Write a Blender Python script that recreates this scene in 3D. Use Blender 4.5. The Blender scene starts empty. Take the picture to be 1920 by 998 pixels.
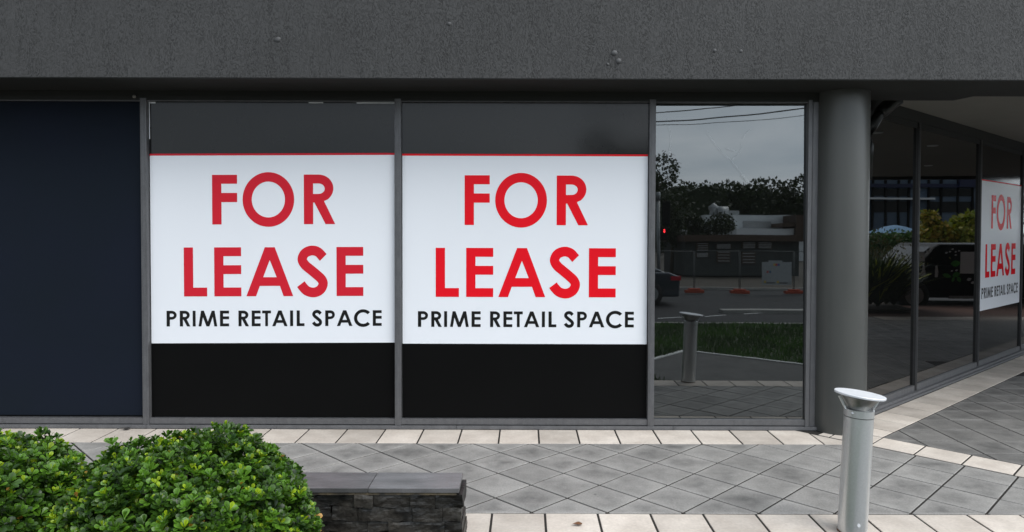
import bpy, math, random
import numpy as np
from mathutils import Vector, Matrix
random.seed(7); rng = np.random.default_rng(7)
R = math.radians; PI = math.pi
scn = bpy.context.scene; COL = scn.collection

# ------------------------------------------------------------------ helpers
def link(o):
    COL.objects.link(o); return o
def tag(o, label=None, cat=None, group=None, kind=None):
    if label: o['label'] = label
    if cat: o['category'] = cat
    if group: o['group'] = group
    if kind: o['kind'] = kind
    return o
def empty(name, loc=(0, 0, 0), rz=0, **k):
    o = bpy.data.objects.new(name, None); o.location = loc; o.rotation_euler = (0, 0, rz)
    o.empty_display_size = .1
    link(o); return tag(o, **k)
class MB:
    """collects faces; build() links them as one mesh object"""
    def __init__(s): s.v = []; s.f = []; s.tint = []; s.smooth = []
    def add(s, vs, fs, tint=0.5, smooth=False):
        b = len(s.v); s.v += [tuple(p) for p in vs]
        for f in fs: s.f.append([b + i for i in f]); s.tint.append(tint); s.smooth.append(smooth)
        return s
    def box(s, x0, x1, y0, y1, z0, z1, tint=.5, M=None):
        vs = [Vector(p) for p in ((x0,y0,z0),(x1,y0,z0),(x1,y1,z0),(x0,y1,z0),(x0,y0,z1),(x1,y0,z1),(x1,y1,z1),(x0,y1,z1))]
        if M is not None: vs = [M @ p for p in vs]
        return s.add(vs, [(0,3,2,1),(4,5,6,7),(0,1,5,4),(1,2,6,5),(2,3,7,6),(3,0,4,7)], tint)
    def prism(s, poly, z0, z1, tint=.5, M=None):
        n = len(poly)
        vs = [Vector((x, y, z0)) for x, y in poly] + [Vector((x, y, z1)) for x, y in poly]
        if M is not None: vs = [M @ p for p in vs]
        fs = [list(range(n))[::-1], list(range(n, 2*n))] + [(i, (i+1) % n, n + (i+1) % n, n + i) for i in range(n)]
        return s.add(vs, fs, tint)
    def lathe(s, prof, n=40, M=None, caps=True, smooth=True, tint=.5):
        vs = []
        for r, z in prof:
            for k in range(n):
                a = 2*PI*k/n; vs.append(Vector((r*math.cos(a), r*math.sin(a), z)))
        if M is not None: vs = [M @ p for p in vs]
        fs = []
        for j in range(len(prof)-1):
            for k in range(n):
                k2 = (k+1) % n; fs.append((j*n+k, j*n+k2, (j+1)*n+k2, (j+1)*n+k))
        s.add(vs, fs, tint, smooth)
        if caps:
            b = len(s.v) - len(vs)
            s.f.append([b+k for k in range(n)][::-1]); s.tint.append(tint); s.smooth.append(False)
            t = b + (len(prof)-1)*n
            s.f.append([t+k for k in range(n)]); s.tint.append(tint); s.smooth.append(False)
        return s
    def tube(s, pts, rad, n=8, tint=.5):
        pts = [Vector(p) for p in pts]; m = len(pts)
        rads = rad if isinstance(rad, (list, tuple)) else [rad]*m
        vs = []; up0 = Vector((0, 0, 1))
        for i, p in enumerate(pts):
            d = (pts[min(i+1, m-1)] - pts[max(i-1, 0)]).normalized()
            u = d.cross(up0 if abs(d.z) < .95 else Vector((1, 0, 0))).normalized(); w = d.cross(u)
            for k in range(n):
                a = 2*PI*k/n; vs.append(p + (u*math.cos(a) + w*math.sin(a))*rads[i])
        fs = [(j*n+k, j*n+(k+1) % n, (j+1)*n+(k+1) % n, (j+1)*n+k) for j in range(m-1) for k in range(n)]
        s.add(vs, fs, tint, True)
        b = len(s.v) - len(vs)
        s.f.append([b+k for k in range(n)][::-1]); s.tint.append(tint); s.smooth.append(False)
        s.f.append([b+(m-1)*n+k for k in range(n)]); s.tint.append(tint); s.smooth.append(False)
        return s
    def build(s, name, mat, parent=None, bevel=0, crisp=False, **k):
        me = bpy.data.meshes.new(name); me.from_pydata(s.v, [], s.f); me.update()
        a = me.attributes.new('tint', 'FLOAT', 'FACE'); a.data.foreach_set('value', s.tint)
        me.polygons.foreach_set('use_smooth', s.smooth)
        me.materials.append(mat)
        o = bpy.data.objects.new(name, me); link(o)
        if parent: o.parent = parent
        if crisp:
            e_ = o.modifiers.new('split', 'EDGE_SPLIT'); e_.split_angle = R(25)
        if bevel:
            b = o.modifiers.new('bevel', 'BEVEL'); b.width = bevel; b.segments = 2; b.limit_method = 'ANGLE'
        return tag(o, **k)

# ------------------------------------------------------------------ materials
def nodes(name):
    m = bpy.data.materials.new(name); m.use_nodes = True
    nt = m.node_tree; nt.nodes.clear()
    out = nt.nodes.new('ShaderNodeOutputMaterial'); return m, nt, out
def N(nt, t, **k):
    n = nt.nodes.new(t)
    for a, v in k.items():
        if a in n.inputs: n.inputs[a].default_value = v
        else: setattr(n, a, v)
    return n
def mat(name, c, rough=.6, metal=0., spec=.5, coat=0., c2=None, nscale=8., bump=0., bscale=60., stretch=(1, 1, 1),
        tintamt=0., detail=6., rvar=0., speck=0., speckscale=120., ior=None):
    """principled surface whose own colour wanders between c and c2, with grain relief"""
    m, nt, out = nodes(name); L = nt.links.new
    p = N(nt, 'ShaderNodeBsdfPrincipled'); L(p.outputs[0], out.inputs[0])
    p.inputs['Roughness'].default_value = rough; p.inputs['Metallic'].default_value = metal
    p.inputs['Specular IOR Level'].default_value = spec; p.inputs['Coat Weight'].default_value = coat
    p.inputs['Coat Roughness'].default_value = .04
    if ior: p.inputs['IOR'].default_value = ior
    tc = N(nt, 'ShaderNodeTexCoord'); mp = N(nt, 'ShaderNodeMapping'); mp.inputs['Scale'].default_value = stretch
    L(tc.outputs['Object'], mp.inputs[0])
    no = N(nt, 'ShaderNodeTexNoise', Scale=nscale, Detail=detail, Roughness=.6); L(mp.outputs[0], no.inputs['Vector'])
    mx = N(nt, 'ShaderNodeMix', data_type='RGBA')
    c2 = c2 or tuple(x*.8 for x in c)
    mx.inputs[6].default_value = (*c, 1); mx.inputs[7].default_value = (*c2, 1)
    rp = N(nt, 'ShaderNodeMapRange'); rp.inputs[1].default_value = .35; rp.inputs[2].default_value = .65
    L(no.outputs[0], rp.inputs[0]); L(rp.outputs[0], mx.inputs[0])
    col = mx.outputs[2]
    if tintamt:
        at = N(nt, 'ShaderNodeAttribute', attribute_name='tint')
        mr = N(nt, 'ShaderNodeMapRange'); mr.inputs[3].default_value = 1 - tintamt; mr.inputs[4].default_value = 1 + tintamt
        L(at.outputs['Fac'], mr.inputs[0])
        vm = N(nt, 'ShaderNodeVectorMath', operation='SCALE'); L(col, vm.inputs[0]); L(mr.outputs[0], vm.inputs[3]); col = vm.outputs[0]
    if speck:
        n2 = N(nt, 'ShaderNodeTexNoise', Scale=speckscale, Detail=3.); L(tc.outputs['Object'], n2.inputs['Vector'])
        m2 = N(nt, 'ShaderNodeMapRange'); m2.inputs[1].default_value = .3; m2.inputs[2].default_value = .7
        m2.inputs[3].default_value = 1-speck; m2.inputs[4].default_value = 1+speck; L(n2.outputs[0], m2.inputs[0])
        vm = N(nt, 'ShaderNodeVectorMath', operation='SCALE'); L(col, vm.inputs[0]); L(m2.outputs[0], vm.inputs[3]); col = vm.outputs[0]
    L(col, p.inputs['Base Color'])
    if rvar:
        m3 = N(nt, 'ShaderNodeMapRange'); m3.inputs[3].default_value = rough-rvar; m3.inputs[4].default_value = rough+rvar
        L(no.outputs[0], m3.inputs[0]); L(m3.outputs[0], p.inputs['Roughness'])
    if bump:
        n3 = N(nt, 'ShaderNodeTexNoise', Scale=bscale, Detail=5.); L(mp.outputs[0], n3.inputs['Vector'])
        b = N(nt, 'ShaderNodeBump', Strength=1., Distance=bump); L(n3.outputs[0], b.inputs['Height']); L(b.outputs[0], p.inputs['Normal'])
    return m

M = {}
M['frame'] = mat('anodised_frame', (.125,.125,.13), .45, .25, c2=(.10,.10,.105), nscale=30, bump=.0003, bscale=300, rvar=.06, stretch=(1,1,.3), speck=.1)
M['frame_dark'] = mat('dark_frame', (.045,.045,.047), .4, .2, nscale=20)
M['plinth'] = mat('plinth_metal', (.13,.13,.135), .55, .1, c2=(.10,.10,.105), nscale=12, speck=.15, bump=.0004)
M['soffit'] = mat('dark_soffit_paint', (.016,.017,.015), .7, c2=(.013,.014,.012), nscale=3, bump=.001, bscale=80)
M['column'] = mat('satin_column_paint', (.070,.072,.068), .34, c2=(.060,.062,.059), nscale=3, bump=.0006, bscale=18, stretch=(1,1,.3))
M['navy'] = mat('navy_blind_fabric', (.0058,.0092,.0180), .75, spec=.15, c2=(.0054,.0092,.0160), nscale=1.2, detail=2, bump=.0002, bscale=500)
M['black'] = mat('matt_black', (.008,.008,.008), .8, spec=.2)
M['ceiling'] = mat('cream_ceiling_render', (.215,.206,.182), .85, c2=(.195,.187,.166), nscale=1.5, bump=.0008, bscale=120)
M['cream'] = mat('cream_paver', (.64,.575,.51), .75, c2=(.50,.44,.385), nscale=4, tintamt=.14, speck=.07, speckscale=60, bump=.0012, bscale=220)
def add_spots(m, dark=.45, scale=2.6):
    nt = m.node_tree; L = nt.links.new; p = [n for n in nt.nodes if n.type == 'BSDF_PRINCIPLED'][0]; src = p.inputs['Base Color'].links[0].from_socket
    tc = N(nt, 'ShaderNodeTexCoord'); v = N(nt, 'ShaderNodeTexVoronoi', Scale=scale); nz = N(nt, 'ShaderNodeTexNoise', Scale=18., Detail=3.)
    L(tc.outputs['Object'], v.inputs['Vector']); L(tc.outputs['Object'], nz.inputs['Vector'])
    a = N(nt, 'ShaderNodeMath', operation='MULTIPLY_ADD'); L(nz.outputs[0], a.inputs[0]); a.inputs[1].default_value = .06; L(v.outputs['Distance'], a.inputs[2])
    r = N(nt, 'ShaderNodeMapRange'); r.inputs[1].default_value = .045; r.inputs[2].default_value = .062; r.inputs[3].default_value = dark; r.inputs[4].default_value = 1.; L(a.outputs[0], r.inputs[0])
    n2 = N(nt, 'ShaderNodeTexNoise', Scale=1.3, Detail=5., Roughness=.65); L(tc.outputs['Object'], n2.inputs['Vector'])
    r2 = N(nt, 'ShaderNodeMapRange'); r2.inputs[1].default_value = .3; r2.inputs[2].default_value = .7; r2.inputs[3].default_value = .86; r2.inputs[4].default_value = 1.08; L(n2.outputs[0], r2.inputs[0])
    q = N(nt, 'ShaderNodeMath', operation='MULTIPLY'); L(r.outputs[0], q.inputs[0]); L(r2.outputs[0], q.inputs[1])
    vm = N(nt, 'ShaderNodeVectorMath', operation='SCALE'); L(src, vm.inputs[0]); L(q.outputs[0], vm.inputs[3]); L(vm.outputs[0], p.inputs['Base Color'])
M['joint'] = mat('paver_joint_sand', (.020,.017,.014), .95, nscale=40)
M['stone_cap'] = mat('bluestone_cap', (.125,.122,.126), .32, c2=(.065,.065,.066), nscale=3.5, stretch=(1,3,1), tintamt=.15, bump=.0012, bscale=45, rvar=.12, speck=.1)
M['stone'] = mat('stacked_slate', (.045,.040,.034), .45, c2=(.006,.006,.006), nscale=9, stretch=(.8,1,1.3), tintamt=.7, bump=.009, bscale=22, speck=.25, speckscale=70)
M['mortar'] = mat('dark_mortar', (.045,.04,.035), .95, c2=(.02,.02,.02), nscale=20, bump=.003, bscale=60)
M['soil'] = mat('dark_soil', (.05,.036,.025), .95, nscale=20, bump=.01, bscale=40)
M['aluminium'] = mat('brushed_aluminium', (.74,.75,.75), .38, .85, c2=(.68,.69,.69), nscale=14, stretch=(1,1,.15), rvar=.08, bump=.0002, bscale=120, speck=.04)
M['alu_disc'] = mat('pale_disc_metal', (.80,.81,.83), .5, .25, c2=(.70,.71,.74), nscale=9, bump=.0006, bscale=60, rvar=.1)
M['alu_dark'] = mat('worn_cone_metal', (.34,.34,.33), .35, .8, c2=(.2,.2,.19), nscale=20)
M['rust'] = mat('rusty_bolt', (.18,.07,.03), .8, nscale=60)
M['pipe'] = mat('dark_pipe', (.014,.015,.014), .3, .3, nscale=10)
M['white'] = mat('white_paint', (.78,.79,.80), .5, nscale=4, c2=(.74,.75,.76))
M['grey_dirt'] = mat('pale_wasp_nest_mud', (.30,.29,.26), .9, nscale=60)
# film
M['film_white'] = mat('white_vinyl_film', (.80,.82,.86), .16, spec=.12, c2=(.785,.805,.845), nscale=.8, detail=2, bump=.0014, bscale=3)
M['film_black'] = mat('black_vinyl_film', (.0085,.0085,.0085), .10, spec=.33, c2=(.0105,.0105,.0105), nscale=2, bump=.0006, bscale=2.2)
M['film_flat'] = mat('flat_black_vinyl_film', (.0042,.0042,.0042), .5, spec=.05, c2=(.0046,.0046,.0046), nscale=2)
M['film_red'] = mat('red_vinyl_film', (.78,.010,.020), .25, spec=.1, c2=(.76,.010,.020), nscale=3)
M['film_dull_red'] = mat('faded_red_vinyl_film', (.62,.020,.036), .25, spec=.1, c2=(.60,.02,.036), nscale=3)
M['film_ink'] = mat('black_lettering_film', (.012,.012,.012), .3, spec=.2)
# environment
M['asphalt'] = mat('asphalt', (.032,.032,.033), .85, c2=(.024,.024,.025), nscale=3, bump=.003, bscale=150, speck=.2)
M['path'] = mat('grey_concrete_path', (.12,.117,.112), .85, c2=(.085,.083,.08), nscale=4, speck=.1, bump=.001, bscale=120)
M['concrete'] = mat('pale_kerb_concrete', (.42,.41,.38), .85, nscale=10)
M['linepaint'] = mat('road_paint', (.75,.75,.73), .7, nscale=30)
M['brick_road'] = mat('red_brick_paving', (.16,.085,.065), .85, c2=(.10,.06,.05), nscale=18)
M['brown'] = mat('brown_timber_board', (.085,.05,.03), .7, c2=(.06,.036,.022), nscale=6)
M['greywall'] = mat('grey_green_wall', (.055,.065,.062), .8, nscale=3)
M['whitewall'] = mat('white_building_wall', (.72,.75,.76), .8, c2=(.64,.67,.68), nscale=.6)
M['bluegrey'] = mat('blue_grey_cladding', (.10,.14,.19), .5, c2=(.07,.11,.16), nscale=1.2)
M['blue'] = mat('blue_umbrella_cloth', (.14,.27,.42), .8, nscale=5)
M['deepblue'] = mat('deep_blue_sign', (.012,.018,.06), .5)
M['orange'] = mat('orange_plastic_foot', (.50,.07,.02), .6, c2=(.35,.05,.02), nscale=8)
M['galv'] = mat('galvanised_steel', (.40,.41,.41), .45, .6, nscale=10)
M['fencesteel'] = mat('dull_fence_steel', (.16,.165,.16), .6, .4)
M['bark'] = mat('bark', (.09,.065,.045), .9, nscale=15, stretch=(1,1,.3), bump=.01, bscale=20)
M['carblack'] = mat('black_car_paint', (.007,.007,.008), .5, spec=.12)
M['cargrey'] = mat('dark_blue_car_paint', (.03,.04,.055), .15, coat=1.)
M['carwhite'] = mat('white_car_paint', (.75,.75,.75), .15, coat=1.)
M['tyre'] = mat('tyre_rubber', (.02,.02,.02), .8)
M['carglass'] = mat('car_glass', (.010,.011,.012), .12, spec=.3)
M['leafprint'] = mat('green_leaf_print', (.06,.34,.03), .5)
M['taillight'] = mat('red_lamp_lens', (.5,.01,.03), .2)
def emis(name, c, s):
    m, nt, out = nodes(name); e = N(nt, 'ShaderNodeEmission', Strength=s); e.inputs[0].default_value = (*c, 1)
    nt.links.new(e.outputs[0], out.inputs[0]); return m
M['redlamp'] = emis('lit_red_signal_lamp', (1, .03, .04), 9)

def stucco():
    m, nt, out = nodes('charcoal_stucco'); L = nt.links.new
    p = N(nt, 'ShaderNodeBsdfPrincipled', Roughness=.62); L(p.outputs[0], out.inputs[0])
    p.inputs['Specular IOR Level'].default_value = .4
    tc = N(nt, 'ShaderNodeTexCoord')
    mp = N(nt, 'ShaderNodeMapping'); mp.inputs['Scale'].default_value = (1, 1, .42); L(tc.outputs['Object'], mp.inputs[0])
    n1 = N(nt, 'ShaderNodeTexNoise', Scale=150., Detail=3., Roughness=.6, Distortion=.5); L(mp.outputs[0], n1.inputs['Vector'])
    v = N(nt, 'ShaderNodeTexVoronoi', Scale=70.); L(mp.outputs[0], v.inputs['Vector'])
    mp2 = N(nt, 'ShaderNodeMapping'); mp2.inputs['Scale'].default_value = (1, 1, .12); L(tc.outputs['Object'], mp2.inputs[0])
    n2 = N(nt, 'ShaderNodeTexNoise', Scale=11., Detail=4., Roughness=.6); L(mp2.outputs[0], n2.inputs['Vector'])   # vertical trowel bands
    n3 = N(nt, 'ShaderNodeTexNoise', Scale=1.6, Detail=3.); L(tc.outputs['Object'], n3.inputs['Vector'])
    # pits: where band noise is high the grain is open
    r1 = N(nt, 'ShaderNodeMapRange'); r1.inputs[1].default_value = .40; r1.inputs[2].default_value = .53; L(n1.outputs[0], r1.inputs[0])
    r2 = N(nt, 'ShaderNodeMapRange'); r2.inputs[1].default_value = .40; r2.inputs[2].default_value = .60; r2.inputs[3].default_value = .38; L(n2.outputs[0], r2.inputs[0])
    inv = N(nt, 'ShaderNodeMath', operation='SUBTRACT'); inv.inputs[0].default_value = 1; L(r1.outputs[0], inv.inputs[1])
    pit = N(nt, 'ShaderNodeMath', operation='MULTIPLY'); L(inv.outputs[0], pit.inputs[0]); L(r2.outputs[0], pit.inputs[1])
    mx = N(nt, 'ShaderNodeMix', data_type='RGBA'); mx.inputs[6].default_value = (.052,.052,.0525, 1); mx.inputs[7].default_value = (.020,.020,.020, 1)
    L(pit.outputs[0], mx.inputs[0])
    mx2 = N(nt, 'ShaderNodeMix', data_type='RGBA', blend_type='MULTIPLY'); mx2.inputs[0].default_value = 1
    cr = N(nt, 'ShaderNodeMapRange'); cr.inputs[3].default_value = .78; cr.inputs[4].default_value = 1.18; L(n3.outputs[0], cr.inputs[0])
    L(mx.outputs[2], mx2.inputs[6]); L(cr.outputs[0], mx2.inputs[7]); L(mx2.outputs[2], p.inputs['Base Color'])
    h = N(nt, 'ShaderNodeMath', operation='MULTIPLY_ADD'); L(v.outputs['Distance'], h.inputs[0]); h.inputs[1].default_value = .25; L(r1.outputs[0], h.inputs[2])
    b = N(nt, 'ShaderNodeBump', Strength=1., Distance=.0025); L(h.outputs[0], b.inputs['Height']); L(b.outputs[0], p.inputs['Normal'])
    return m
M['stucco'] = stucco()

def paver_grey(nm='grey_concrete_paver', k=1.):
    m, nt, out = nodes(nm); L = nt.links.new
    p = N(nt, 'ShaderNodeBsdfPrincipled', Roughness=.7); L(p.outputs[0], out.inputs[0])
    tc = N(nt, 'ShaderNodeTexCoord')
    n1 = N(nt, 'ShaderNodeTexNoise', Scale=4.5, Detail=5., Roughness=.6); L(tc.outputs['Object'], n1.inputs['Vector'])
    n2 = N(nt, 'ShaderNodeTexNoise', Scale=85., Detail=5., Roughness=.75); L(tc.outputs['Object'], n2.inputs['Vector'])
    mx = N(nt, 'ShaderNodeMix', data_type='RGBA'); mx.inputs[6].default_value = (.315,.303,.288, 1); mx.inputs[7].default_value = (.120,.117,.112, 1)
    r = N(nt, 'ShaderNodeMapRange'); r.inputs[1].default_value = .36; r.inputs[2].default_value = .66; L(n1.outputs[0], r.inputs[0])
    uv = N(nt, 'ShaderNodeAttribute', attribute_name='worn')   # wear grows to the middle of each paver
    ad = N(nt, 'ShaderNodeMath', operation='MULTIPLY'); L(uv.outputs['Fac'], ad.inputs[0]); ad.inputs[1].default_value = .75
    n4 = N(nt, 'ShaderNodeTexNoise', Scale=14., Detail=4.); L(tc.outputs['Object'], n4.inputs['Vector'])
    r4 = N(nt, 'ShaderNodeMapRange'); r4.inputs[1].default_value = .3; r4.inputs[2].default_value = .7; r4.inputs[3].default_value = .35; r4.inputs[4].default_value = 1.2; L(n4.outputs[0], r4.inputs[0])
    a2 = N(nt, 'ShaderNodeMath', operation='MULTIPLY'); L(ad.outputs[0], a2.inputs[0]); L(r4.outputs[0], a2.inputs[1])
    h = N(nt, 'ShaderNodeMath', operation='MULTIPLY_ADD'); L(r.outputs[0], h.inputs[0]); h.inputs[1].default_value = .45; L(a2.outputs[0], h.inputs[2]); h.use_clamp = True
    L(h.outputs[0], mx.inputs[0])
    at = N(nt, 'ShaderNodeAttribute', attribute_name='tint')
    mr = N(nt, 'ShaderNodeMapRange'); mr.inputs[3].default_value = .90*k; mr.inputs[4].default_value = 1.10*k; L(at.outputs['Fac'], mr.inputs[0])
    sp = N(nt, 'ShaderNodeMapRange'); sp.inputs[1].default_value = .3; sp.inputs[2].default_value = .7; sp.inputs[3].default_value = .76; sp.inputs[4].default_value = 1.24; L(n2.outputs[0], sp.inputs[0])
    mm = N(nt, 'ShaderNodeMath', operation='MULTIPLY'); L(mr.outputs[0], mm.inputs[0]); L(sp.outputs[0], mm.inputs[1])
    vm = N(nt, 'ShaderNodeVectorMath', operation='SCALE'); L(mx.outputs[2], vm.inputs[0]); L(mm.outputs[0], vm.inputs[3]); L(vm.outputs[0], p.inputs['Base Color'])
    b = N(nt, 'ShaderNodeBump', Strength=1., Distance=.0012); L(n2.outputs[0], b.inputs['Height']); L(b.outputs[0], p.inputs['Normal'])
    return m
M['paver'] = paver_grey()
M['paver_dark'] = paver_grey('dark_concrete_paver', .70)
for k_ in ('paver', 'paver_dark', 'cream'): add_spots(M[k_], .55 if k_ != 'cream' else .62, 2.6 if k_ != 'cream' else 3.4)
M['lump'] = mat('render_lump', (.075,.076,.078), .6)

def glass(name, ior, tint, wob=.0, gl=(1, 1, 1)):
    m, nt, out = nodes(name); L = nt.links.new
    df = N(nt, 'ShaderNodeBsdfDiffuse'); df.inputs[0].default_value = (.5, .52, .5, 1); dmx = N(nt, 'ShaderNodeMixShader'); dmx.inputs[0].default_value = .007   # a film of dust
    fr = N(nt, 'ShaderNodeFresnel', IOR=ior); tr = N(nt, 'ShaderNodeBsdfTransparent'); tr.inputs[0].default_value = (*tint, 1)
    g = N(nt, 'ShaderNodeBsdfGlossy', Roughness=.012); g.inputs[0].default_value = (*gl, 1)
    mx = N(nt, 'ShaderNodeMixShader'); L(fr.outputs[0], mx.inputs[0]); L(tr.outputs[0], mx.inputs[1]); L(g.outputs[0], mx.inputs[2]); L(mx.outputs[0], dmx.inputs[1]); L(df.outputs[0], dmx.inputs[2]); L(dmx.outputs[0], out.inputs[0])
    if wob:
        tc = N(nt, 'ShaderNodeTexCoord'); n = N(nt, 'ShaderNodeTexNoise', Scale=2.2, Detail=1.); L(tc.outputs['Object'], n.inputs['Vector'])
        b = N(nt, 'ShaderNodeBump', Strength=1., Distance=wob); L(n.outputs[0], b.inputs['Height']); L(b.outputs[0], g.inputs['Normal'])
    return m
M['glass'] = glass('tinted_shop_glass', 2.3, (.14,.15,.15), .00025, (.93,.98,1.))
M['glass_side'] = glass('dark_side_glass', 2.35, (.12,.13,.13), .0003)

def leafmat(name, rough=.38, trans=.25):
    m, nt, out = nodes(name); L = nt.links.new
    at = N(nt, 'ShaderNodeAttribute', attribute_name='leafcol')
    p = N(nt, 'ShaderNodeBsdfPrincipled', Roughness=rough); p.inputs['Specular IOR Level'].default_value = .45
    L(at.outputs['Color'], p.inputs['Base Color'])
    t = N(nt, 'ShaderNodeBsdfTranslucent')
    vm = N(nt, 'ShaderNodeVectorMath', operation='MULTIPLY'); vm.inputs[1].default_value = (1.3, 1.5, .6); L(at.outputs['Color'], vm.inputs[0]); L(vm.outputs[0], t.inputs[0])
    mx = N(nt, 'ShaderNodeMixShader'); mx.inputs[0].default_value = trans
    L(p.outputs[0], mx.inputs[1]); L(t.outputs[0], mx.inputs[2]); L(mx.outputs[0], out.inputs[0])
    return m
M['leaf'] = leafmat('glossy_shrub_leaf')
M['treeleaf'] = leafmat('tree_leaf', .6, .2)

# ------------------------------------------------------------------ camera (an upright 24.75 mm view, shifted like the crop)
FX, CX, HY, EYE = 1320., 985., 433., 1.6
cam = bpy.data.cameras.new('camera'); camo = link(bpy.data.objects.new('camera', cam))
cam.sensor_width = 36; cam.lens = 36*FX/1920; cam.shift_x = -25/1920; cam.shift_y = -36/1920
cam.clip_start = .05; cam.clip_end = 2000
camo.location = (0, 0, EYE)
camo.matrix_world = Matrix.Translation((0, 0, EYE)) @ Matrix.Rotation(R(90-1.3), 4, 'X') @ Matrix.Rotation(.0029, 4, 'Z')
scn.camera = camo

# ------------------------------------------------------------------ world: overcast daylight
w = bpy.data.worlds.new('World'); scn.world = w; w.use_nodes = True
nt = w.node_tree; nt.nodes.clear(); L = nt.links.new
SUN_EL, SUN_AZ = 50, 128      # azimuth clockwise from +Y: behind the camera to the right
out = nt.nodes.new('ShaderNodeOutputWorld')
sky = N(nt, 'ShaderNodeTexSky', sky_type='NISHITA', sun_disc=False, sun_elevation=R(SUN_EL), sun_rotation=R(SUN_AZ))
bg1 = N(nt, 'ShaderNodeBackground', Strength=.07); L(sky.outputs[0], bg1.inputs[0])
tc = N(nt, 'ShaderNodeTexCoord'); mp = N(nt, 'ShaderNodeMapping'); mp.inputs['Scale'].default_value = (1.2, 1.2, 5.); L(tc.outputs['Generated'], mp.inputs[0])
cn = N(nt, 'ShaderNodeTexNoise', Scale=1.9, Detail=6., Roughness=.55, Distortion=.6); L(mp.outputs[0], cn.inputs['Vector'])
cr = N(nt, 'ShaderNodeValToRGB'); L(cn.outputs[0], cr.inputs[0])
cr.color_ramp.elements[0].position = .30; cr.color_ramp.elements[0].color = (.56,.66,.76, 1)
cr.color_ramp.elements[1].position = .70; cr.color_ramp.elements[1].color = (1.0,1.05,1.10, 1)
bg2 = N(nt, 'ShaderNodeBackground', Strength=1.05); L(cr.outputs[0], bg2.inputs[0])
dp = N(nt, 'ShaderNodeVectorMath', operation='DOT_PRODUCT'); L(tc.outputs['Generated'], dp.inputs[0]); dp.inputs[1].default_value = (.93, -.30, .2)
dm = N(nt, 'ShaderNodeMapRange'); dm.inputs[1].default_value = -.9; dm.inputs[2].default_value = .9; dm.inputs[3].default_value = .32; dm.inputs[4].default_value = 1.70; L(dp.outputs['Value'], dm.inputs[0]); L(dm.outputs[0], bg2.inputs[1])
ms = N(nt, 'ShaderNodeMixShader'); ms.inputs[0].default_value = .85; L(bg1.outputs[0], ms.inputs[1]); L(bg2.outputs[0], ms.inputs[2]); L(ms.outputs[0], out.inputs[0])
sl = bpy.data.lights.new('sun', 'SUN'); sl.energy = 1.5; sl.angle = R(40); sl.color = (1, .96, .9)
so = link(bpy.data.objects.new('sun', sl))
az = R(SUN_AZ); el = R(SUN_EL)
so.rotation_euler = Vector((math.sin(az)*math.cos(el), math.cos(az)*math.cos(el), math.sin(el))).to_track_quat('Z', 'Y').to_euler()
scn.view_settings.view_transform = 'Standard'; scn.view_settings.look = 'None'; scn.view_settings.exposure = .6; scn.view_settings.gamma = 1
scn.render.engine = 'CYCLES'; scn.cycles.use_denoising = True
scn.cycles.max_bounces = 8; scn.cycles.transparent_max_bounces = 8; scn.cycles.sample_clamp_indirect = 6

# ------------------------------------------------------------------ plan of the place
YF = 5.65                                            # front of the window frames
C1 = Vector((3.09, 6.21)); WD = Vector((.7496, .6619)); WN = Vector((.6619, -.7496))   # side shopfront: point, direction, outward normal
def side(t, n=0.): p = C1 + WD*t + WN*n; return (p.x, p.y)
ZG0, ZG1 = .078, 2.632                               # glass bottom / top
ZSOF, ZCEIL = 2.712, 2.765
YB0, YB1, YB2 = 5.19, 5.80, 5.99                     # fascia front, thin back, thick back

# -- ground
YD_ = 3.655; GD, SD = -.10, -.16                   # lawn and street lie a step lower
ROAD_Y0, ROAD_Y1 = -3.0, -12.5
g = MB()
g.add([(-1500,-1500,-.30),(1500,-1500,-.30),(1500,1500,-.30),(-1500,1500,-.30)], [(0,1,2,3)])
g.build('ground', M['path'], kind='structure')
g = MB(); g.box(-40, 14.0, YD_, 30, -.2, -.0045); g.build('paving_base', M['joint'], kind='structure')

def clip(poly, planes):
    for (nx, ny, d) in planes:                       # keep nx*x+ny*y <= d
        outp = []
        for i in range(len(poly)):
            a, b = poly[i], poly[(i+1) % len(poly)]
            da, db = nx*a[0]+ny*a[1]-d, nx*b[0]+ny*b[1]-d
            if da <= 0: outp.append(a)
            if (da < 0 < db) or (db < 0 < da):
                t = da/(da-db); outp.append((a[0]+(b[0]-a[0])*t, a[1]+(b[1]-a[1])*t))
        poly = outp
        if len(poly) < 3: return None
    return poly
def area(p): return .5*sum(p[i][0]*p[(i+1) % len(p)][1]-p[(i+1) % len(p)][0]*p[i][1] for i in range(len(p)))
def inset(p, d):
    """inset a convex ccw polygon"""
    pl = []
    for i in range(len(p)):
        a, b = p[i], p[(i+1) % len(p)]; ex, ey = b[0]-a[0], b[1]-a[1]; l = math.hypot(ex, ey)
        if l < 1e-5: continue
        nx, ny = ey/l, -ex/l; pl.append((nx, ny, nx*a[0]+ny*a[1]-d))
    return clip(list(p), pl)
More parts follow.
